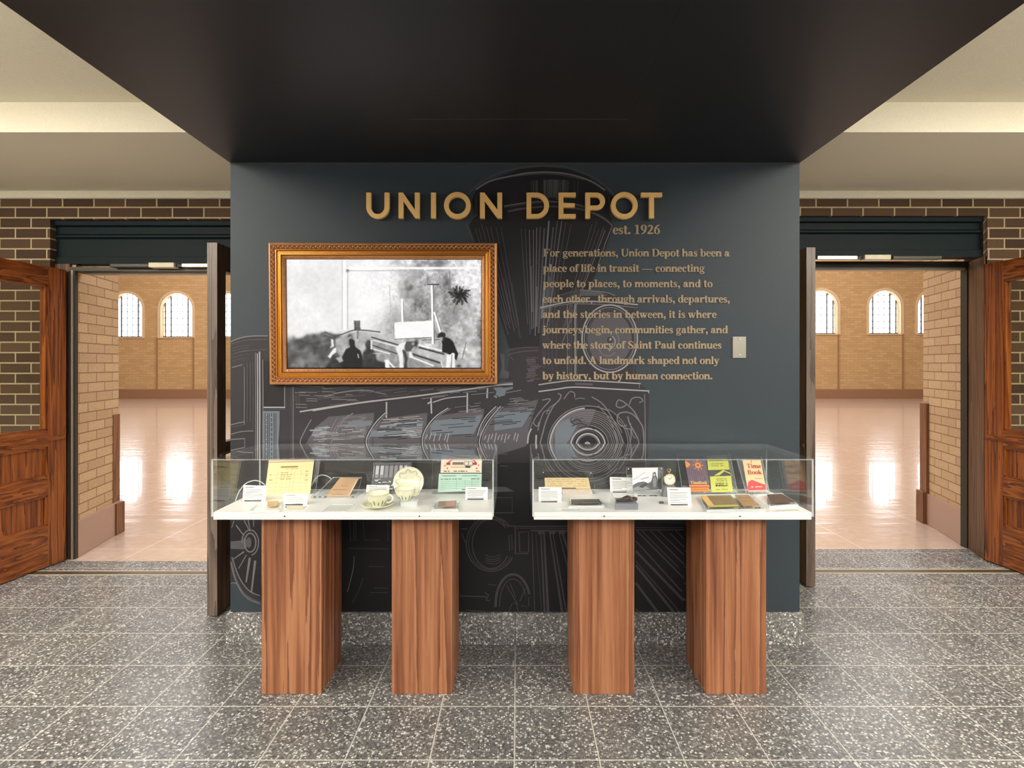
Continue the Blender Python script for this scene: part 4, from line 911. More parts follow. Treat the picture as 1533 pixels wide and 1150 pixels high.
for q in range(26): gs(rd.uniform(860, 990), rd.uniform(250, 400), rd.uniform(10, 26), rd.uniform(12, 34), rd.uniform(120, 190), .45)
for q in range(8): gs(rd.uniform(905, 945), rd.uniform(320, 375), rd.uniform(8, 16), rd.uniform(8, 18), rd.uniform(90, 130), .6)
for q in range(24): gs(rd.uniform(820, 1010), rd.uniform(490, 545), rd.uniform(10, 24), rd.uniform(8, 18), rd.uniform(120, 180), .5)
for q in range(46): gs(rd.uniform(1080, 1340), rd.uniform(430, 650), rd.uniform(10, 30), rd.uniform(12, 34), rd.choice((110, 130, 150, 200, 225)), .45)
sline([(800, 320), (806, 480), (800, 540)], 6, 175, False, .6); sline([(1172, 230), (1176, 330)], 8, 120, False, .6)
# old print borders
sline([(506, 165), (506, 590)], 4, 190); sline([(521, 165), (521, 590)], 15, 242, False, .9); sline([(541, 200), (541, 590)], 4, 165); sline([(541, 213), (1355, 213)], 14, 246, False, .9); sline([(541, 230), (1180, 229)], 4, 160, False, .8); gs(540, 229, 9, 9, 90, .9)
# ground, smoke, rails
G0 = [(470, 835), (470, 690), (520, 640), (600, 604), (700, 612), (850, 680), (1130, 740), (1365, 800), (1365, 835)]
sfill(G0, 178, 2.0, .9, 60); sfill([(660, 690), (700, 650), (1130, 800), (1130, 835), (760, 835)], 138, 2.5, .8, 60)
sfill([(140, 840), (140, 690), (180, 668), (235, 655), (262, 640), (290, 626), (340, 622), (400, 606), (450, 616), (490, 640), (505, 700), (520, 840)], 96, 2.6, .95, 130)
for q in range(70): gs(rd.uniform(160, 490), rd.uniform(650, 825), rd.uniform(12, 40), rd.uniform(10, 28), rd.choice((40, 52, 66, 84, 110, 136)), .55)
for q in range(30): gs(rd.uniform(265, 500), rd.uniform(632, 770), rd.uniform(10, 30), rd.uniform(8, 24), rd.choice((36, 48, 60, 90)), .6)
sfill([(462, 655), (522, 622), (640, 606), (690, 640), (665, 700), (560, 720), (500, 770), (465, 730)], 176, 2.2, .85, 70)
sline([(400, 610), (470, 632), (560, 603), (600, 597), (660, 600), (740, 610)], 9, 70, True, .8)
for a_, c_, w_, v in (((690, 642), (870, 694), 9, 60), ((700, 660), (850, 702), 6, 232), ((690, 690), (845, 744), 8, 66), ((930, 742), (1110, 800), 12, 56), ((930, 762), (1070, 818), 10, 232), ((975, 688), (1135, 728), 9, 236), ((985, 706), (1135, 746), 11, 50), ((1000, 660), (1120, 655), 6, 100), ((790, 790), (830, 830), 10, 236), ((700, 715), (800, 744), 8, 226), ((650, 742), (780, 745), 5, 190), ((1120, 790), (1130, 830), 6, 220)): sline([a_, c_], w_, v, False, .9)
for q in range(24): gs(rd.uniform(1240, 1355), rd.uniform(650, 820), rd.uniform(10, 30), rd.uniform(10, 30), rd.choice((180, 236, 240, 130)), .5)
# pine
for q in range(70):
    a_ = rd.uniform(0, 6.28); r_ = rd.uniform(0, 52); x_, y_ = 1232 + math.cos(a_) * r_ * 1.05, 376 + math.sin(a_) * r_ * .9; L = rd.uniform(10, 26)
    sline([(x_, y_), (x_ + math.cos(a_ + .3) * L, y_ + math.sin(a_ + .3) * L)], rd.uniform(6, 11), rd.choice((22, 34, 60)), False, .7)
gs(1238, 380, 44, 38, 20, .85); sline([(1215, 420), (1195, 490)], 7, 110, False, .7)
# board, poles, barrel
sfill([(828, 550), (1070, 538), (1068, 640), (835, 652)], 238, .6); sline([(830, 654), (1066, 643)], 5, 110, False, .8); sline([(824, 650), (828, 550)], 4, 150, False, .8)
sline([(876, 408), (880, 545)], 12, 240); sline([(886, 420), (890, 545)], 4, 110, False, .8); sline([(1061, 318), (1066, 500), (1068, 680)], 13, 242); sline([(1071, 318), (1077, 680)], 5, 90, False, .9); sline([(1038, 315), (1105, 315)], 8, 70); sline([(1078, 490), (1115, 612)], 11, 240); sline([(1087, 490), (1124, 612)], 4, 100, False, .8)
sfill([(578, 540), (618, 538), (620, 598), (582, 600)], 96, .8, 1, 60); sline([(588, 545), (590, 596)], 9, 60, False, .7); sline([(605, 600), (602, 648)], 10, 90, False, .7)
# men
sfill([(395, 840), (430, 790), (520, 770), (560, 785), (720, 785), (775, 800), (795, 840)], 36, 2.0, .95, 40)
sfill([(500, 840), (508, 760), (530, 715), (556, 704), (552, 680), (548, 660), (566, 652), (582, 664), (584, 690), (592, 706), (618, 722), (632, 760), (640, 840)], 18, 1.0)
gs(565, 676, 18, 24, 20, .95); gs(554, 636, 16, 16, 60, .85); sline([(545, 650), (560, 640)], 8, 180, False, .7)
sfill([(630, 840), (634, 740), (656, 715), (650, 690), (660, 665), (682, 660), (694, 680), (690, 712), (712, 735), (730, 840)], 44, 1.5, .95, 30); gs(668, 684, 18, 24, 66, .8); sline([(688, 664), (688, 712)], 12, 226, False, .9); sline([(700, 742), (780, 744)], 8, 170, False, .7); sline([(604, 748), (608, 768)], 8, 190, False, .8)
sfill([(418, 762), (452, 712), (470, 706), (470, 735), (446, 752), (432, 774)], 226, .9); sfill([(436, 655), (450, 652), (456, 700), (430, 710), (440, 690)], 220, .9); sfill([(465, 770), (500, 760), (515, 790), (490, 800)], 200, 1.2, .8)
sfill([(838, 712), (860, 684), (905, 668), (900, 700), (882, 720), (886, 834), (862, 834), (858, 760)], 226, .8); sfill([(878, 720), (900, 730), (912, 768), (908, 834), (890, 834), (892, 770)], 60, .9)
sfill([(892, 700), (905, 668), (940, 666), (962, 672), (968, 690), (945, 705), (930, 730), (900, 730)], 74, .8); gs(966, 680, 11, 20, 30, .98); gs(946, 682, 10, 10, 190, .8); sfill([(922, 730), (938, 735), (948, 772), (920, 768)], 226, .9)
sfill([(1125, 735), (1128, 690), (1120, 655), (1140, 640), (1172, 650), (1196, 672), (1210, 710), (1226, 745), (1214, 787), (1200, 770), (1204, 742), (1190, 738), (1176, 752), (1150, 740)], 18, .8)
sfill([(1094, 646), (1102, 622), (1120, 609), (1144, 616), (1148, 640), (1120, 642)], 30, .7); gs(1120, 655, 12, 12, 190, .85)
sfill([(1152, 748), (1176, 752), (1192, 738), (1204, 745), (1206, 834), (1182, 834), (1180, 790), (1172, 834), (1150, 834)], 232, .8); sline([(1186, 752), (1184, 834)], 5, 80, False, .8); sline([(1275, 675), (1250, 780)], 6, 90, False, .7); sfill([(770, 782), (796, 780), (800, 832), (774, 832)], 232, .8); gs(1230, 820, 16, 9, 40, .9)
IM = np.clip(IM + (N3 - .5) * 14, 8, 246)
vx = np.linspace(424, 720, SW + 1); vy = np.linspace(387, 550.5, SHH + 1)
k_ = SYD / F; VXX, VYY = np.meshgrid((vx - VX) * k_, CAMH - (vy - VY) * k_)
base_ = Vector(o.location)
co = np.stack([VXX - base_.x, np.full_like(VXX, SYD - base_.y), VYY - base_.z], -1).reshape(-1, 3).astype(np.float32)
ii = np.arange((SW + 1) * SHH).reshape(SHH, SW + 1)[:, :SW].ravel()
quads = np.stack([ii + SW + 1, ii + SW + 2, ii + 1, ii], -1).astype(np.int32)
me = bpy.data.meshes.new('screen'); me.vertices.add(len(co)); me.vertices.foreach_set('co', co.ravel()); me.loops.add(quads.size); me.loops.foreach_set('vertex_index', quads.ravel()); me.polygons.add(len(quads)); me.polygons.foreach_set('loop_start', np.arange(0, quads.size, 4, dtype=np.int32)); me.update(calc_edges=True)
at = me.color_attributes.new('print', 'FLOAT_COLOR', 'CORNER'); v_ = IM.ravel() / 255; v_ = np.where(v_ > .04045, ((v_ + .055) / 1.055) ** 2.4, v_ / 12.92)
rgba = np.stack([v_ * .985, v_ * .975, v_ * 1.0, np.ones_like(v_)], -1); at.data.foreach_set('color', np.repeat(rgba, 4, 0).astype(np.float32).ravel())
SCR = newmat('screen_picture'); t = NT(SCR); ca = t.n('ShaderNodeVertexColor', layer_name='print')
t.bsdf(t.mix(1, ca.outputs[0], (.2, .2, .2, 1), 'MULTIPLY'), .45, 0, .3, emis=ca.outputs[0], estr=.76)
me.materials.append(SCR); so = bpy.data.objects.new('screen', me); COL.objects.link(so); so.parent = o

# ------------------------------------------------------------------ display cases on walnut pedestals
PED = [(391.4, 481, 'leftmost walnut pedestal, under the left end of the left display case'), (586.5, 677, 'walnut pedestal under the right end of the left display case'), (858, 949.5, 'walnut pedestal under the left end of the right display case'), (1056.5, 1147.3, 'rightmost walnut pedestal, under the right end of the right display case')]
PY = 2.2686; DZ = .802
for x0, x1, lab in PED:
    b = MB(); b.box((x0 - VX) * PY / F, (x1 - VX) * PY / F, PY, PY + .262, 0, .771, WALNUT)
    tag(b.build('walnut_pedestal', None, .0015), lab, 'pedestal', 'walnut pedestals')
CY0, CY1, CZ1 = 2.200, 2.606, 1.0195
def case(x0, x1, screws, label):
    o = thing('display_case', ((x0 + x1) / 2, (CY0 + CY1) / 2, .771), label, 'display case', 'acrylic display cases')
    b = MB(); b.box(x0, x1, CY0, CY1, .771, DZ, WHITE); b.build('deck', o, .0008)
    t_ = .0055; z0 = DZ - .018
    X0, X1, Y0_, Y1_ = x0 - .001, x1 + .001, CY0 - .0062, CY1 + .0062
    def pan(name, a, face=ACRYL, edge=AEDGE):
        b = MB(); x0, x1, y0, y1, z0, z1 = a; d = (x1 - x0, y1 - y0, z1 - z0); k = d.index(min(d))
        P = lambda i, j, l: ((x0, x1)[i], (y0, y1)[j], (z0, z1)[l])
        for ax in range(3):
            for s in (0, 1):
                idx = [q for q in range(3) if q != ax]; vs = []
                for u, v in ((0, 0), (1, 0), (1, 1), (0, 1)):
                    e = [0, 0, 0]; e[ax] = s; e[idx[0]] = u; e[idx[1]] = v; vs.append(P(*e))
                if (s == 0) != (ax == 1): vs.reverse()
                b.poly(vs, face if ax == k else edge)
        b.build(name, o)
    pan('front_panel', (X0 - t_, X1 + t_, CY0 - t_ - .0005, CY0 - .0005, .785, CZ1), ACRYL, AEDGE); pan('back_panel', (X0 - t_, X1 + t_, CY1 + .0005, CY1 + t_ + .0005, .785, CZ1))
    pan('side_panel', (X0 - t_, X0, CY0, CY1, .785, CZ1)); pan('side_panel', (X1, X1 + t_, CY0, CY1, .785, CZ1))
    pan('top_panel', (X0 - t_, X1 + t_, CY0 - t_ - .0005, CY1 + t_ + .0005, CZ1 + .0002, CZ1 + .0052), ACRYL_T, AEDGE_D)
    for px in screws:
        b = MB(); b.lathe(W(px, 773, CY0 - .0002 - t_ - .0005), [(.0001, .0025), (.0028, .002), (.0034, 0)], STEEL, 12, (0, -1, 0)); b.build('screw', o)
case(-1.266, -.1035, (426, 628), 'left clear acrylic display case with white deck, holding the cups and saucers')
case(.0705, 1.228, (904.5, 1108), 'right clear acrylic display case with white deck, holding the watch and pay books')

# ------------------------------------------------------------------ exhibits
INK = plain('ink_grey', (164, 164, 164), .8); INKD = plain('ink_dark', (96, 92, 88), .8); INKY = plain('ink_olive', (196, 178, 118), .8); INKB = plain('ink_brown', (156, 136, 88), .8)
CARD = plain('white_card', (246, 246, 244), .6); MAG = plain('magnet', (222, 222, 220), .25, .8); DKF = plain('dark_rubber_foot', (70, 68, 68), .5)
DEC = DZ + .0006
def grid(q):
    TL, TR, BR, BL = [Vector(p) for p in q]
    n = (BR - BL).cross(TL - BL).normalized()
    return lambda u, v, h=.0006: (TL * (1 - u) + TR * u) * (1 - v) + (BL * (1 - u) + BR * u) * v + n * h
def bar(b, g, u0, u1, v0, v1, m, h=.0006): b.poly([g(u0, v1, h), g(u1, v1, h), g(u1, v0, h), g(u0, v0, h)], m)
def up(TL, TR, BR, BL, lean=None, base=None, dy=0):
    """px corners of an upright sheet that stands on the deck; returns its world corners"""
    yb = base if base else (ydeck(BL[1], DEC) + ydeck(BR[1], DEC)) / 2
    ln_ = lean if lean is not None else .05
    return [W(*TL, yb + ln_ + dy), W(*TR, yb + ln_ + dy), W(*BR, yb + dy), W(*BL, yb + dy)]
def flat(pts, h=.004):
    z = DZ + h; return [W(x, y, ydeck(y, z)) for x, y in pts]
def base_of(q): return ((q[2] + q[3]) / 2)
def scribble(b, g, rows, m, u0=.08, u1=.92, h=.0007, hh=.018, seed=1, fill=.8):
    rd = random.Random(seed)
    for v in rows:
        u = u0
        while u < u1:
            L = rd.uniform(.03, .12)
            if rd.random() < fill: bar(b, g, u, min(u1, u + L), v - hh / 2, v + hh / 2, m, h)
            u += L + rd.uniform(.01, .03)

def label_card(TL, TR, BR, BL, lab, lean=.018, seed=1, holder='black'):
    q = up(TL, TR, BR, BL, lean, None); lift = .004
    q = [v + Vector((0, 0, 0)) for v in q]
    o = thing('caption_card', base_of(q), lab, 'caption card', 'printed caption cards in the display cases')
    b = MB(); b.slab(q, .0014, CARD); g = grid(q)
    bar(b, g, .09, .48, .10, .145, INKD); rd = random.Random(seed)
    for i in range(6):
        v = .26 + i * .095; bar(b, g, .09, rd.uniform(.78, .93) if i < 5 else .5, v, v + .042, INK)
    bar(b, g, .09, .86, .86, .895, INK); b.build('card', o)
    b = MB(); bl, br = q[3], q[2]; d = (br - bl)
    zf = DZ + .0004
    p0 = bl + d * .1; p1 = bl + d * .82
    y0 = p0.y - .002; zt = max(bl.z, br.z) + .0005
    b.hexa([(p0.x, y0 - .004, zf), (p1.x, y0 - .004, zf), (p1.x, y0 - .004, zf + .004), (p0.x, y0 - .004, zf + .004), (p0.x, y0 + .032, zf), (p1.x, y0 + .032, zf), (p1.x, y0 + .032, zf + .004), (p0.x, y0 + .032, zf + .004)], DKF if holder == 'black' else ACRYL)
    b.build('easel_foot', o)
    return o
label_card((364.5, 726.3), (399, 727.5), (397.2, 750.6), (363.2, 749.6), 'white caption card at the left end of the left case, left of the yellow waybill', seed=3)
label_card((425, 739.2), (461, 740), (459.5, 757), (424.5, 755), 'white caption card in front of the yellow waybill', seed=4)
label_card((549, 726), (583, 726.5), (582.5, 742), (548, 741.5), 'white caption card behind the front teacup', seed=5, lean=.012)
label_card((697, 729), (730.3, 729.5), (730, 748), (696.5, 747.5), 'white caption card in front of the pale green receipt', seed=6)
label_card((806.6, 729.3), (840.8, 730), (840.3, 752), (806.6, 751), 'white caption card left of the punched film strip in the right case', seed=7)
label_card((913, 714.3), (948, 715), (948.5, 737.5), (913.6, 736.5), 'white caption card behind the dark metal ticket punch', seed=8, lean=.02)
label_card((998.6, 729.8), (1033.5, 730.2), (1035.4, 756.4), (1000.5, 755.6), 'white caption card between the pocket watch stand and the pay books', seed=9)

def acrylic_stand(q, lab, th=.006, foot=.05, mags=4, cat='acrylic stand', foot_mat=None, tall=True):
    """clear panel (px corners already in world space) with magnets in its corners and a clear foot"""
    o = thing('acrylic_stand', base_of(q), lab, cat, 'clear acrylic stands')
    b = MB(); b.slab(q, th, ACRYL_S, AEDGE); b.build('clear_panel', o)
    g = grid(q); n = (q[2] - q[3]).cross(q[0] - q[3]).normalized()
    w_ = (q[1] - q[0]).length; h_ = (q[0] - q[3]).length; mu, mv = .008 / w_, .008 / h_
    for u, v in [(mu, mv), (1 - mu, mv), (mu, 1 - mv), (1 - mu, 1 - mv)][:mags]:
        b = MB(); b.lathe(g(u, v, 0), [(.0001, .0022), (.0030, .0020), (.0034, 0)], MAG, 12, n); b.build('magnet', o)
    if foot:
        b = MB(); z0 = DZ + .0003; x0, x1 = q[3].x, q[2].x; y = (q[3].y + q[2].y) / 2 + .007
        b.box(x0, x1, y, min(y + foot, 2.598), z0, z0 + .005, ACRYL, AEDGE); b.build('clear_foot', o)
    return o
def sheet(q, name, lab, cat, mat, deco=None, th=.0012, fwd=.0022):
    n = (q[2] - q[3]).cross(q[0] - q[3]).normalized(); q = [p + n * fwd for p in q]
    b = MB(); b.slab(q, th, mat)
    if deco: deco(b, grid(q))
    return tag(b.build(name), lab, cat)

# left case, yellow waybill
q = up((403.5, 687.5), (471, 685), (464.4, 739.5), (396.2, 741), .055, 2.505)
qa = up((402, 682.5), (480.2, 680.5), (470.5, 745.2), (396, 744.5), .058, 2.508)
acrylic_stand(qa, 'clear acrylic stand carrying the yellow waybill')
YEL = plain('yellow_paper', (242, 228, 172), .7, var=.06); PINKY = plain('pale_pink_paper', (226, 196, 172), .7)
def deco(b, g):
    bar(b, g, 0, 1, 0, .09, PINKY); bar(b, g, 0, 1, .09, .115, INKY); bar(b, g, .28, .66, .22, .265, INKB); scribble(b, g, [.30], INKY, .2, .75, seed=2)
    for u in (.22, .33, .45, .52, .88, .6, .75): bar(b, g, u, u + .006, .34, .97, INKY)
    for v in (.45, .56, .68, .8, .88): bar(b, g, .04, .96, v, v + .008, INKY)
    scribble(b, g, [.40, .46, .52, .58], INKY, .30, .55, seed=3, hh=.03); scribble(b, g, [.38, .44, .50, .56, .62], INKY, .84, .92, seed=4, hh=.03); scribble(b, g, [.25, .34, .45, .6], INKY, .06, .14, seed=5, hh=.04, fill=.6)
sheet(q, 'waybill', 'yellow paper waybill with faint handwriting in the left case', 'document', YEL, deco)
# two clear loops
for pts, lab in ((((352.5, 750), (358, 736), (368, 724), (381, 719.5), (391, 722), (397, 727)), 'clear plastic loop arching behind the leftmost caption card'), (((467, 727), (471, 718), (480, 711.5), (490, 713), (497, 718)), 'clear plastic loop between the yellow waybill and the tan booklet')):
    yb = ydeck(748, DZ) if pts[0][0] < 400 else 2.56
    b = MB(); P = catmull([tuple(W(x, y, yb)) for x, y in pts], 5)
    b.tube([Vector(p) for p in P], .0022, AEDGE, 8)
    tag(b.build('clear_loop'), lab, 'plastic loop')
# small tan ticket in a low clear block
def low_block(pts, h, lab, mags=True):
    z = DZ + h; top = [W(x, y, ydeck(y, z)) for x, y in pts]
    o = thing('acrylic_block', Vector((sum(p.x for p in top) / 4, sum(p.y for p in top) / 4, DZ)), lab, 'acrylic block', 'flat clear acrylic blocks')
    bot = [Vector((p.x, p.y, DZ + .0004)) for p in top]
    b = MB(); b.hexa([top[3], top[2], top[1], top[0], bot[3], bot[2], bot[1], bot[0]], ACRYL_S, AEDGE); b.build('clear_body', o)
    if mags:
        g = grid(top)
        for u, v in ((.05, .1), (.95, .1), (.05, .9), (.95, .9)):
            b = MB(); b.lathe(g(u, v, 0), [(.0001, .0018), (.0034, .0016), (.0038, 0)], MAG, 12, (0, 0, 1)); b.build('magnet', o)
    return o
TAN = plain('tan_paper', (216, 182, 132), .7, var=.05)
low_block([(384, 752), (424, 750.5), (418, 764), (373, 765)], .008, 'flat clear block with the small tan ticket, before the yellow waybill')
sheet(flat([(400, 750.6), (417, 749.8), (413.5, 758), (400.5, 758.6)], .0095), 'ticket', 'small blank tan ticket lying before the yellow waybill', 'ticket', TAN, None, .0008, .0006)
b = MB(); b.slab(flat([(431, 757.6), (459, 757.8), (452, 762), (430, 761.8)], .002), .001, plain('pale_yellow_slip', (232, 224, 188), .7)); tag(b.build('paper_slip'), 'pale yellow slip lying under the second caption card from the left', 'paper slip')
b = MB(); b.lathe(W(428.3, 759.5, ydeck(759.5, DZ)), [(.0034, .0002), (.0034, .002), (.0001, .0025)], STEEL, 12); tag(b.build('round_stud'), 'tiny dark round stud on the white deck before the yellow waybill', 'stud')
# tan booklet on a sloping clear stand
q = up((509.5, 715.5), (537, 716.5), (522.5, 744), (487.5, 743.5), .10, 2.455)
qa = up((499, 714), (541.5, 714.5), (533.5, 747), (466, 746.5), .105, 2.452)
acrylic_stand(qa, 'sloping clear acrylic stand under the tan booklet', foot=.09)
b = MB(); z = DZ + .0062; b.box(W(466, 750, 2.43).x, W(533, 750, 2.43).x, 2.425, 2.440, DZ + .0004, z + .006, ACRYL, AEDGE)
for px in (470, 478, 486, 527): b.box(W(px, 750, 2.43).x, W(px + 3.5, 750, 2.43).x, 2.4235, 2.425, z - .001, z + .003, DKF)
tag(b.build('acrylic_rail'), 'clear acrylic rail holding the foot of the tan booklet stand', 'acrylic rail')
KRAFT = plain('kraft_cover', (196, 158, 118), .75, var=.06)
def deco(b, g): scribble(b, g, [.45], INKD, .3, .7, seed=8, hh=.02); scribble(b, g, [.66, .90], INKD, .12, .72, seed=9, hh=.025); bar(b, g, .955, 1, .05, .97, plain('page_edge', (226, 214, 194), .7))
sheet(q, 'booklet', 'tan paper booklet lying on the sloping clear stand left of the teacups', 'booklet', KRAFT, deco, .004)
low_block([(493, 755.5), (531, 755), (519, 765.5), (482, 766)], .003, 'flat clear plate on the deck between the tan booklet and the front teacup', False)
# interior photograph
def photo_tones(prefix): return [plain(prefix + '_%d' % i, (v, v, v + 6), .45) for i, v in enumerate((40, 84, 140, 200, 244))]
PT = photo_tones('photo_grey')
q = up((560.5, 693.6), (615.5, 692.8), (612.5, 735), (556, 736), .045, 2.50)
acrylic_stand(up((559.5, 692.5), (616.5, 691.8), (613.5, 738), (555, 739), .047, 2.503), 'clear acrylic stand carrying the black and white interior photograph', mags=2)
def deco(b, g):
    rd = random.Random(7)
    bar(b, g, 0, 1, 0, .12, PT[1], .0007)
    for i in range(7): bar(b, g, .06 + i * .13, .14 + i * .13, .10, .10 + rd.uniform(.25, .42), PT[rd.choice((3, 4, 2))], .0008)
    for i in range(8): u = .03 + i * .125; bar(b, g, u, u + .025, .05, .55, PT[rd.choice((0, 1))], .0009)
    bar(b, g, 0, 1, .52, 1, PT[1], .0007)
    for i in range(26): u, v = rd.uniform(.02, .9), rd.uniform(.5, .95); bar(b, g, u, u + rd.uniform(.04, .14), v, v + rd.uniform(.02, .07), PT[rd.choice((0, 2, 3, 4))], .001 + i * 2e-5)
sheet(q, 'photograph', 'black and white photograph of a busy hall behind the teacups', 'photograph', PT[2], deco)

# teacups and saucers
CREAMY = plain('cream_china', (236, 234, 204), .18, coat=.3); LEAFG = plain('green_leaf_glaze', (112, 132, 52), .2, coat=.3)
def tilt(axis_pt, ax): return ax
def teacup(c, s, lab, yaw=0.0, zbase=0):
    """c = centre of the foot"""
    c = Vector(c); o = thing('teacup', c, lab, 'teacup', 'cream teacups with green leaves')
    prof = [(.0001, .003), (.020, .003), (.021, 0), (.024, .001), (.026, .005), (.034, .014), (.041, .028), (.0455, .044), (.0470, .056), (.0478, .0565), (.0462, .0560), (.044, .045), (.039, .028), (.031, .014), (.02, .008), (.0001, .007)]
    b = MB(); b.lathe(c, [(r * s, h * s) for r, h in prof], CREAMY, 40); 
    def rad(h):
        for (r0, h0), (r1, h1) in zip(prof[4:9], prof[5:10]):
            if h0 <= h <= h1: return r0 + (r1 - r0) * (h - h0) / (h1 - h0)
        return .026
    for k in range(14):   # hanging green leaves painted round the lower bowl
        a = 2 * math.pi * k / 14 + .1; pts = []
        hs = [.006, .012, .018, .024, .029, .033] if k % 2 == 0 else [.006, .011, .016, .020, .023, .025]
        wd_ = [.012, .05, .075, .065, .03, .004]
        L = []; Rr = []
        for h, w2 in zip(hs, wd_):
            r = rad(h) + .0006; L.append(c + Vector((r * s * math.cos(a - w2), r * s * math.sin(a - w2), h * s))); Rr.append(c + Vector((r * s * math.cos(a + w2), r * s * math.sin(a + w2), h * s)))
        for i in range(5): b.poly([L[i], Rr[i], Rr[i + 1], L[i + 1]], LEAFG)
    b.build('bowl', o)
    b = MB(); ca, sa = math.cos(yaw), math.sin(yaw); P = catmull([(.0445, 0, .046), (.058, 0, .050), (.069, 0, .042), (.067, 0, .029), (.054, 0, .019), (.039, 0, .018)], 6)
    b.tube([c + Vector((p.x * s * ca, p.x * s * sa, p.z * s)) for p in P], .0042 * s, CREAMY, 10); b.build('handle', o)
    return o
def saucer(c, axis, s, lab, leaves=True):
    c = Vector(c); prof = [(.0001, .004), (.026, .004), (.027, 0), (.031, 0), (.034, .005), (.052, .009), (.068, .017), (.0705, .0195), (.0695, .0205), (.052, .0125), (.036, .0085), (.030, .0075), (.028, .0065), (.0001, .0065)]
    a = Vector(axis).normalized(); o = thing('saucer', c, lab, 'saucer', 'cream saucers with green leaves')
    b = MB(); b.lathe(c, [(r * s, h * s) for r, h in prof], CREAMY, 44, a); b.build('plate', o)
    if leaves:
        x = Vector((1, 0, 0)); x = (x - a * x.dot(a)).normalized(); y = a.cross(x); b = MB()
        for k in range(9):
            t0 = 2 * math.pi * k / 9; P = []
            for i in range(9):
                t = t0 + .62 * i / 8; r = (.042 + .017 * math.sin(math.pi * i / 8)) * s; h = (.0105 + (r / s - .042) * .40) * s
                P.append(c + a * (h + .0007) + (x * math.cos(t) + y * math.sin(t)) * r)
            b.stroke(P, [.0008 + .0016 * math.sin(math.pi * i / 8) for i in range(9)], plain('grey_green_leaf', (150, 150, 116), .3), a)
        b.build('painted_leaves', o)
    return o
def deckpt(px, py, z=DZ): return W(px, py, ydeck(py, z))
c = deckpt(565.5, 760.2); c.z = DZ + .0004
saucer(c, (0, 0, 1), .99, 'cream saucer lying flat under the front teacup', True)
teacup(c + Vector((0, 0, .0068)), 1.02, 'cream teacup with green leaves standing on its saucer in the left case', -.25)
yb = 2.335
o = low_block([(598, 747.2), (626, 747.2), (624, 751), (600, 751)], .022, 'small clear block under the rear teacup', False)
cc = W(606.2, 747.8, 2.308); cc.z = DZ + .0226
teacup(cc, .93, 'cream teacup with green leaves raised on a clear block before the upright saucer', .45)
sc_ = W(611.6, 723.5, yb + .075)
saucer(sc_ + Vector((0, .012, 0)), (.05, -1, .42), .98, 'cream saucer propped upright behind the rear teacup', True)
b = MB(); b.box(sc_.x - .02, sc_.x + .02, yb + .04, yb + .125, DZ + .0003, DZ + .006, ACRYL, AEDGE); b.box(sc_.x - .02, sc_.x + .02, yb + .04, yb + .046, DZ + .006, DZ + .03, ACRYL, AEDGE); b.box(sc_.x - .02, sc_.x + .02, yb + .115, yb + .121, DZ + .006, DZ + .10, ACRYL, AEDGE)
tag(b.build('plate_easel'), 'clear plate easel holding the upright cream saucer', 'plate easel')

# pink card and green receipt
qa = up((648, 681), (724, 681), (722, 743), (646, 743), .05, 2.50)
acrylic_stand(qa, 'clear acrylic stand carrying the pink railway card and green receipt', mags=2)
CREAMP = plain('cream_card', (246, 232, 210), .65); REDI = plain('red_ink', (196, 44, 48), .6); BLK = plain('black_ink', (40, 36, 36), .6); GRN = plain('pale_green_paper', (194, 224, 208), .7, var=.03); GRNI = plain('green_ink', (112, 160, 140), .7); YELW = plain('yellow_ink', (222, 170, 70), .6)
yb = 2.50; zz = (743 - 681)
def ydep(py): return yb + .05 * (743 - py) / 62
def uq(TL, TR, BR, BL): return [W(*TL, ydep(TL[1])), W(*TR, ydep(TR[1])), W(*BR, ydep(BR[1])), W(*BL, ydep(BL[1]))]
def deco(b, g):
    n = 24
    for k in range(n):
        a0, a1 = math.pi * k / n, math.pi * (k + 1) / n
        P = lambda a, r: (.52 + .36 * r * math.cos(a), .52 - .40 * r * math.sin(a))
        b.poly([g(*P(a0, .9)), g(*P(a0, 1)), g(*P(a1, 1)), g(*P(a1, .9))], REDI)
    for u in (.15, .20, .80, .85): bar(b, g, u - .02, u + .03, .42, .56, REDI, .0008)
    bar(b, g, .28, .56, .40, .56, plain('taupe_ink', (150, 136, 120), .6)); bar(b, g, .30, .54, .44, .47, BLK, .0009); bar(b, g, .57, .78, .34, .62, INK); bar(b, g, .59, .66, .38, .55, CREAMP, .0009); bar(b, g, .69, .76, .38, .55, CREAMP, .0009); bar(b, g, .60, .72, .62, .72, BLK, .0009)
    bar(b, g, .25, .75, .66, .70, YELW, .0008)
    for u, v in ((.10, .60), (.92, .58), (.16, .75), (.88, .75), (.12, .14), (.16, .13)): bar(b, g, u - .015, u + .015, v - .04, v + .04, REDI if v > .2 else INK, .0008)
    scribble(b, g, [.91], BLK, .08, .95, seed=12, hh=.045)
sheet(uq((661, 681.6), (721.6, 681.6), (721, 708), (659.6, 708)), 'railway_card', 'cream and pink railway card with a red arc, topmost on its clear stand', 'ticket card', CREAMP, deco)
def deco(b, g):
    bar(b, g, .08, .40, .10, .15, GRNI); bar(b, g, .55, .9, .10, .14, GRNI); scribble(b, g, [.30], GRNI, .05, .95, seed=13, hh=.06); 
    for v in (.42, .52, .62, .72, .82): bar(b, g, .06, .94, v, v + .015, GRNI)
    for u in (.42, .62, .78): bar(b, g, u, u + .006, .36, .9, GRNI)
    bar(b, g, .55, .66, .88, .93, INKD)
sheet(uq((657.2, 709.4), (721.2, 709.2), (720.5, 734.8), (655.5, 737.2)), 'receipt', 'pale green printed receipt below the pink railway card', 'document', GRN, deco)
low_block([(652, 749.2), (687.5, 748.6), (686, 762), (646, 762)], .010, 'flat clear block with the small pink stub, before the green receipt')
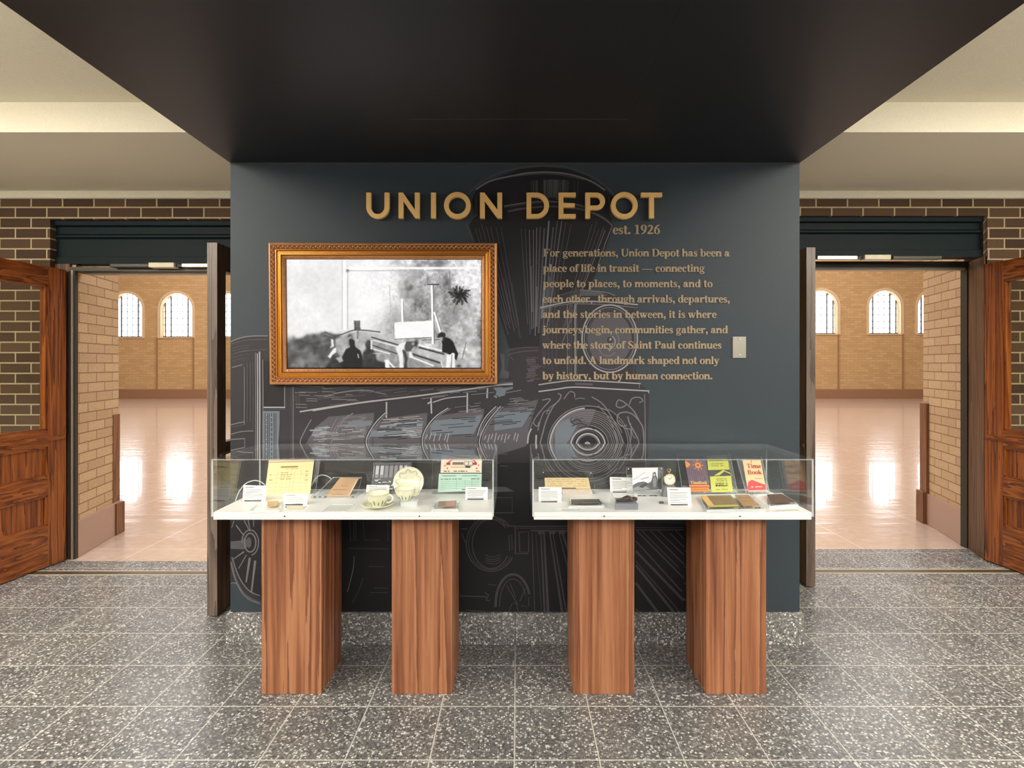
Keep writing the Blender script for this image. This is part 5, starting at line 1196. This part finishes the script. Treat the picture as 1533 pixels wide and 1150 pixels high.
def deco(b, g): bar(b, g, .0, .42, .12, .9, plain('taupe_stub', (158, 146, 126), .7)); bar(b, g, .46, .94, .10, .9, plain('pink_stub', (196, 150, 136), .7), .0008); scribble(b, g, [.35, .65], INKD, .05, .38, seed=14, hh=.1)
sheet(flat([(656.5, 750.5), (683.5, 749.6), (682.5, 758.6), (655, 759.4)], .0118), 'ticket_stub', 'small taupe and pink ticket stub lying before the green receipt', 'ticket', plain('rose_stub', (176, 136, 118), .7), deco, .0008, .0006)

# right case: tan letter in frame
qa = up((810.5, 705), (886.6, 705.8), (892.5, 742), (815, 743.5), .045, 2.50)
acrylic_stand(qa, 'clear acrylic stand carrying the folded tan letter', mags=4)
def ydep2(py): return 2.50 + .045 * (743 - py) / 38
def uq2(*c4_): return [W(*p, ydep2(p[1])) for p in c4_]
TAN2 = plain('tan_letter', (222, 200, 150), .7, var=.05); TAN3 = plain('pale_letter', (214, 196, 176), .7)
def deco(b, g): scribble(b, g, [.16, .34, .55, .75], plain('brown_ink', (176, 150, 106), .7), .05, .95, seed=15, hh=.05); bar(b, g, .35, .68, .90, 1, INKD)
sheet(uq2((815.3, 715.6), (880.6, 715.4), (884.2, 732), (816, 732)), 'letter', 'upper tan half of a folded letter at the left end of the right case', 'document', TAN2, deco)
def deco(b, g): scribble(b, g, [.2, .4, .6, .8], INK, .04, .96, seed=16, hh=.05, fill=.6)
sheet(uq2((841, 732.6), (884, 732.4), (888, 741), (842, 741.6)), 'letter_fold', 'lower pale half of the folded letter, below its tan half', 'document', TAN3, deco)
low_block([(853, 746.5), (899, 746.2), (905, 757), (851, 757.6)], .008, 'flat clear block with the dark film strip')
def deco(b, g):
    for k in range(14): bar(b, g, .04 + k * .067, .075 + k * .067, .08, .2, INK, .0007); bar(b, g, .04 + k * .067, .075 + k * .067, .8, .92, INK, .0007)
    scribble(b, g, [.35, .5, .65], plain('strip_grey', (96, 92, 86), .5), .05, .95, seed=17, hh=.12)
sheet(flat([(854.8, 747.8), (896.5, 747.2), (901, 754), (855.5, 754.8)], .0098), 'film_strip', 'dark brown punched film strip lying in the right case', 'film strip', plain('strip_dark', (58, 52, 46), .45), deco, .0015, .0008)
low_block([(829, 761.5), (868, 761.2), (866, 764.5), (827, 765)], .002, 'thin clear plate near the front edge of the right case, before the film strip', False)
# ticket punch on grey block
o = thing('grey_plinth', deckpt(938, 763), 'small grey block in clear plastic under the ticket punch', 'plinth')
y0b, y1b = ydeck(763.5, DZ), ydeck(757, DZ) + .035
xa, xb = W(921.5, 763, y0b).x, W(955.5, 763, y0b).x; zt = DZ + (763.5 - 754.5) * y0b / F
b = MB(); b.box(xa, xb, y0b, y1b, DZ + .0004, zt, plain('grey_block', (128, 130, 140), .5)); b.build('block', o, .001)
b = MB(); b.box(xa - .004, xa - .0005, y0b, y1b, DZ + .0004, zt + .022, ACRYL, AEDGE); b.build('clear_side', o)
o = thing('ticket_punch', Vector(((xa + xb) / 2, (y0b + y1b) / 2, zt)), 'dark brown metal ticket punch lying on the small grey block', 'ticket punch')
PUN = plain('brown_bronze', (66, 38, 32), .38, .55)
yy = y0b + .022
def pp(px, py, dy=0): v = W(px, py, yy + dy); v.z = max(v.z, zt + .0055 + .002); return v
b = MB(); b.tube([pp(922.5, 752.5), pp(927, 750.5), pp(933, 750.2), pp(940, 749.2), pp(947, 748.6)], [.004, .0048, .0052, .006, .0065], PUN, 10); b.build('lower_handle', o)
b = MB(); b.tube([pp(924, 750.6, .006), pp(930, 747.4, .006), pp(936, 744.5, .004), pp(940, 743.3, .003), pp(946, 746.5, 0)], [.0035, .0045, .0055, .006, .006], PUN, 10); b.build('upper_handle', o)
b = MB(); b.tube([pp(944, 748), pp(949, 746.6), pp(953.5, 747.5)], [.0085, .009, .0075], PUN, 10); b.build('jaw', o)
b = MB(); b.lathe(pp(945.5, 747.2, -.009), [(.0001, .003), (.004, .002), (.005, 0)], plain('rivet_metal', (120, 92, 76), .35, .7), 12, (0, -1, 0)); b.build('pivot_rivet', o)
b = MB(); xk = W(951, 745, yy + .03).x; b.box(xk - .009, xk + .009, yy + .024, yy + .042, zt + .0005, zt + .03, plain('milky_block', (214, 216, 216), .4)); tag(b.build('support_block', None, .002), 'small milky block behind the ticket punch', 'support block')
# worker photograph in its frame
qa = up((938, 699.6), (992.5, 699), (991.5, 739.5), (940, 740), .045, 2.50)
acrylic_stand(qa, 'thick clear acrylic frame around the photograph of a man at work', th=.012, mags=2)
def ydep3(py): return 2.50 + .045 * (740 - py) / 41
def uq3(*c4_): return [W(*p, ydep3(p[1])) for p in c4_]
def deco(b, g):
    def sh(pts, i, h): b.poly([g(u, v, h) for u, v in reversed(pts)], PT[i])
    sh([(0, 1), (0, .78), (.2, .66), (.45, .62), (.62, .70), (.75, .62), (1, .70), (1, 1)], 1, .0007); sh([(.0, .92), (.3, .80), (.5, .84), (.7, .94), (.5, 1), (0, 1)], 2, .0009)
    sh([(.76, .95), (.72, .66), (.78, .48), (.80, .30), (.84, .22), (.92, .24), (.94, .36), (.99, .50), (1, .72), (.96, .95)], 1, .0010)
    sh([(.80, .60), (.84, .44), (.92, .44), (.96, .60), (.94, .88), (.82, .88)], 2, .0012); sh([(.80, .36), (.81, .24), (.87, .19), (.93, .24), (.92, .36), (.86, .42)], 1, .0014); sh([(.82, .36), (.84, .28), (.89, .28), (.90, .36), (.86, .40)], 3, .0016)
    sh([(.30, .50), (.62, .40), (.66, .46), (.34, .56)], 3, .0011); sh([(.22, .86), (.5, .70), (.6, .74), (.4, .92)], 0, .0012); sh([(.02, .52), (.3, .34), (.5, .2), (.52, .22), (.3, .38), (.04, .56)], 3, .0008)
sheet(uq3((946, 700.8), (984.6, 700.3), (984.3, 733.2), (947.5, 734)), 'photograph', 'black and white photograph of a man at work beside the pocket watch', 'photograph', PT[4], deco)
b = MB(); xa, xb = W(938, 745, 2.47).x, W(986, 745, 2.47).x; b.box(xa, xb, 2.462, 2.476, DZ + .0004, DZ + .009, ACRYL, AEDGE)
for px in (954, 961, 972, 978): b.box(W(px, 744, 2.47).x, W(px + 5, 744, 2.47).x, 2.4606, 2.462, DZ + .002, DZ + .006, DKF)
tag(b.build('acrylic_rail'), 'clear acrylic rail along the foot of the worker photograph frame', 'acrylic rail')
# pocket watch
yw = 2.46; cw = W(1002.4, 718, yw); rw = 8.8 * yw / F
GOLD = plain('watch_gold', (206, 176, 122), .25, .8); o = thing('pocket_watch', Vector((cw.x, yw, cw.z - rw)), 'gold pocket watch with white dial standing on a small grey stand', 'pocket watch')
ax = (-.05, -1, .22)
b = MB(); b.lathe(cw, [(.0001, -.006), (rw * .8, -.006), (rw, -.002), (rw * 1.02, .001), (rw * .97, .004), (rw * .88, .0045), (rw * .86, .003)], GOLD, 36, ax); b.build('case', o)
DIAL = plain('white_dial', (244, 240, 228), .3); b = MB(); b.lathe(cw, [(rw * .87, .0032), (.0001, .0032)], DIAL, 36, ax)
av = Vector(ax).normalized(); xv = (Vector((1, 0, 0)) - av * av.x).normalized(); zv = xv.cross(av) * -1
if zv.z < 0: zv = -zv
for k in range(12):
    a = math.pi * k / 6; dr = xv * math.sin(a) + zv * math.cos(a); b.stroke([cw + av * .0036 + dr * rw * .66, cw + av * .0036 + dr * rw * .80], .0016, INKD, av)
b.build('dial', o)
b = MB()
for a, L in ((-.6, .42), (.75, .6)): dr = xv * math.sin(a) + zv * math.cos(a); b.stroke([cw + av * .0040, cw + av * .0040 + dr * rw * L], .0016, BLK, av)
b.build('hands', o)
b = MB(); top = cw + zv * rw; b.tube([top, top + zv * .006], .0032, GOLD, 10); b.lathe(top + zv * .006, [(.0001, 0), (.0045, 0), (.0048, .004), (.0001, .005)], GOLD, 12, zv); b.build('crown', o)
b = MB(); b.tube([top + zv * .008 + (xv * math.sin(t) * .008 + zv * (1 - math.cos(t)) * .007) for t in [math.pi * 2 * i / 16 for i in range(17)]], .0013, GOLD, 8); b.build('bow', o)
zs = cw.z - rw; b = MB(); b.prism([(cw.x - .034, yw - .01, DZ + .0004), (cw.x + .030, yw - .01, DZ + .0004), (cw.x + .026, yw - .006, zs - .0005), (cw.x - .024, yw - .006, zs - .0005)], (0, .034, 0), plain('grey_stand', (122, 122, 122), .5))
b.box(cw.x - .006, cw.x + .006, yw + .012, yw + .018, zs - .002, cw.z + .006, ACRYL, AEDGE)
tag(b.build('watch_stand', None, .001), 'small grey stand under the gold pocket watch', 'stand')
b = MB(); p = deckpt(990.5, 754.5); b.box(p.x - .008, p.x + .010, p.y, p.y + .012, DZ + .0003, DZ + .008, DKF); tag(b.build('black_block', None, .001), 'tiny black block left of the caption card by the watch', 'block')
# big frame with purple, orange and green pay books
qa = up((1013.8, 679), (1093, 678.4), (1104.5, 737), (1022.5, 738), .075, 2.49)
acrylic_stand(qa, 'large clear acrylic stand carrying the purple book cover and the yellow-green slip', th=.009, mags=2)
def ydep4(py): return 2.49 + .075 * (738 - py) / 59.5
def uq4(*c4_): return [W(*p, ydep4(p[1])) for p in c4_]
PUR = plain('dusky_purple', (104, 84, 100), .6, var=.08); ORG = plain('orange_print', (240, 140, 48), .6); ORG2 = plain('orange_cream', (240, 196, 120), .6); LIME = plain('yellow_green_paper', (202, 206, 90), .65, var=.03); OLV = plain('olive_paper', (160, 164, 86), .65); OLI = plain('olive_ink', (120, 122, 46), .7); GRYC = plain('charcoal_print', (64, 62, 62), .6)
def words_on(b, g, s, u0, v0, em_u, em_v, m, h=.0011):
    put_text(b, s, lambda u, v: g(u, v0 - v * em_v / em_u, h), em_u, u0, m)
def deco(b, g):
    bar(b, g, 0, 1, .80, 1, ORG, .0007)
    bar(b, g, .02, .98, .84, .90, plain('dark_orange', (196, 100, 30), .6), .0009); bar(b, g, .06, .94, .93, .96, plain('dark_orange', (196, 100, 30), .6), .0009)
    for cu, cv, r_, m_ in ((.60, .20, .17, ORG), (.60, .20, .07, PUR)):
        b.poly([g(cu + r_ * math.cos(2 * math.pi * k / 20) * (1 if k % 2 else .75), cv + .62 * r_ * math.sin(2 * math.pi * k / 20) * (1 if k % 2 else .75), .0008 if m_ is ORG else .0010) for k in range(20)][::-1], m_)
    for k in range(8): a = 2 * math.pi * k / 8; bar(b, g, .60 + .22 * math.cos(a) - .03, .60 + .22 * math.cos(a) + .03, .20 + .14 * math.sin(a) - .015, .20 + .14 * math.sin(a) + .015, ORG, .0009)
    b.poly([g(.0, .08, .0008), g(.0, .28, .0008), g(.12, .26, .0008), g(.24, .18, .0008), g(.12, .10, .0008)], ORG)
    rd = random.Random(31)
    for k in range(16): u = .12 + k * .05; bar(b, g, u, u + .018, .40 + rd.uniform(-.05, .05), .62 + rd.uniform(-.1, .1), plain('mauve', (132, 108, 130), .6) if k % 2 else plain('deep_plum', (70, 54, 72), .6), .0008)
    words_on(b, g, 'Time', .08, .775, .21, .135, ORG2); words_on(b, g, 'Book', .52, .775, .19, .135, ORG2)
sheet(uq4((1024.4, 686.6), (1055.5, 687.8), (1061.5, 735.8), (1033.4, 736.6)), 'pay_book', 'dusky purple and orange book cover beside the yellow-green slip', 'book', PUR, deco)
def deco(b, g): bar(b, g, 0, 1, 0, .38, OLV); bar(b, g, .1, .8, .30, .36, OLI, .0008); scribble(b, g, [.58, .72], OLI, .15, .75, seed=41, hh=.06)
sheet(uq4((1058.3, 682.8), (1088.6, 682.6), (1091.8, 703.2), (1060.2, 704)), 'slip', 'upper olive and yellow-green slip at the top of the large clear stand', 'document', LIME, deco)
def deco(b, g): b.poly([g(.2, .9), g(.7, .0), g(1, .55), g(1, .75), g(.75, .25), g(.45, .9)][::-1], LIME)
sheet(uq4((1060.2, 704.2), (1091.6, 703.5), (1094, 712.4), (1062.6, 713.4)), 'slip_photo', 'narrow charcoal strip between the upper and lower yellow-green slips', 'document', GRYC, deco)
def deco(b, g): scribble(b, g, [.18, .30], OLI, .28, .78, seed=42, hh=.05); scribble(b, g, [.46, .56, .62], BLK, .22, .80, seed=43, hh=.06); scribble(b, g, [.85], OLI, .2, .8, seed=44, hh=.04)
sheet(uq4((1062.8, 713.6), (1094.2, 712.6), (1097, 736.4), (1065, 737.2)), 'slip', 'lower yellow-green slip reaching down to the deck on the large clear stand', 'document', LIME, deco)
# red and peach book
qa = up((1103, 684), (1140.5, 683.4), (1152.5, 737), (1118, 738), .07, 2.49)
acrylic_stand(qa, 'narrow clear acrylic stand carrying the peach and red book', th=.012, mags=2)
def ydep5(py): return 2.49 + .07 * (738 - py) / 54
def uq5(*c4_): return [W(*p, ydep5(p[1])) for p in c4_]
PEACH = plain('peach_cover', (244, 204, 154), .6); RED = plain('red_cover', (214, 52, 62), .55); DRED = plain('dark_red_print', (168, 44, 34), .6)
def deco(b, g):
    b.poly([g(0, 1, .0008), g(0, .86, .0008), g(.1, .70, .0008), g(.3, .64, .0008), g(.55, .70, .0008), g(.8, .76, .0008), g(1, .80, .0008), g(1, 1, .0008)][::-1], RED)
    words_on(b, g, 'Time', .16, .27, .36, .20, DRED); words_on(b, g, 'Book', .14, .47, .36, .20, DRED)
    scribble(b, g, [.60], plain('tan_print', (190, 150, 96), .6), .5, .9, seed=51, hh=.03); scribble(b, g, [.86], PEACH, .2, .8, seed=52, hh=.03, h=.001); bar(b, g, 0, 1, .965, 1, plain('pale_rose', (240, 190, 180), .6), .001); bar(b, g, .45, .49, .03, .10, DRED)
sheet(uq5((1111.2, 688), (1138.2, 688.8), (1147.2, 735.4), (1120, 736.4)), 'pay_book', 'peach and red book cover lettered in dark red, right of the yellow-green slips', 'book', PEACH, deco, .003)
# flat frames in front
o1 = low_block([(1046, 740.5), (1122, 739.5), (1146, 761.5), (1058, 763)], .013, 'broad flat clear block lying in front of the yellow-green slips')
BRN = plain('brown_paper', (150, 124, 84), .6, var=.06)
def deco(b, g): bar(b, g, .0, .96, .86, .99, LIME, .0008); scribble(b, g, [.3, .5, .7], plain('brown_print', (112, 92, 62), .6), .1, .9, seed=61, hh=.03); bar(b, g, .0, .2, .0, .86, ORG2, .0009)  # the yellow-green strip paints in the slip's reflection on the clear block
sheet(flat([(1048.5, 742.2), (1094, 741.5), (1108, 758.5), (1061.5, 760)], .0155), 'ledger', 'brown ledger sheet with a painted yellow-green reflection lying in the broad flat clear block', 'document', BRN, deco, .0014, .0006)
def deco(b, g): scribble(b, g, [.3, .6], plain('brown_print', (112, 92, 62), .6), .1, .9, seed=62, hh=.05)
sheet(flat([(1100, 741.2), (1120, 740.8), (1137, 757), (1113, 758)], .0155), 'ledger', 'small brown sheet at the right half of the broad flat clear block', 'document', plain('light_brown_paper', (182, 146, 100), .6), deco, .0014, .0006)
for px, py in ((1112, 760.5), (1124, 760), (1136, 760.2)):
    b = MB(); p = deckpt(px, py + 3); b.box(p.x - .012, p.x + .008, p.y - .001, p.y + .010, DZ + .0005, DZ + .010, plain('smoky_clip', (116, 112, 104), .35, .4))
    tag(b.build('clip', None, .002), 'smoky clip, %s along the front of the broad flat clear block' % {1112: 'first', 1124: 'second', 1136: 'third'}[px], 'clip', 'smoky clips before the flat block')
low_block([(1128, 740), (1171, 738.2), (1195, 754.5), (1152, 758)], .010, 'smaller flat clear block with the dark brown card before the peach and red book')
sheet(flat([(1148, 740.6), (1170.5, 739.6), (1190, 751.4), (1155, 754)], .0125), 'dark_card', 'dark brown card lying in the smaller flat clear block at the right end', 'card', plain('dark_brown_card', (96, 70, 54), .5), None, .0014, .0006)
low_block([(1161, 762), (1192, 761), (1197, 765), (1166, 766)], .002, 'thin clear plate at the right front corner of the right case', False)
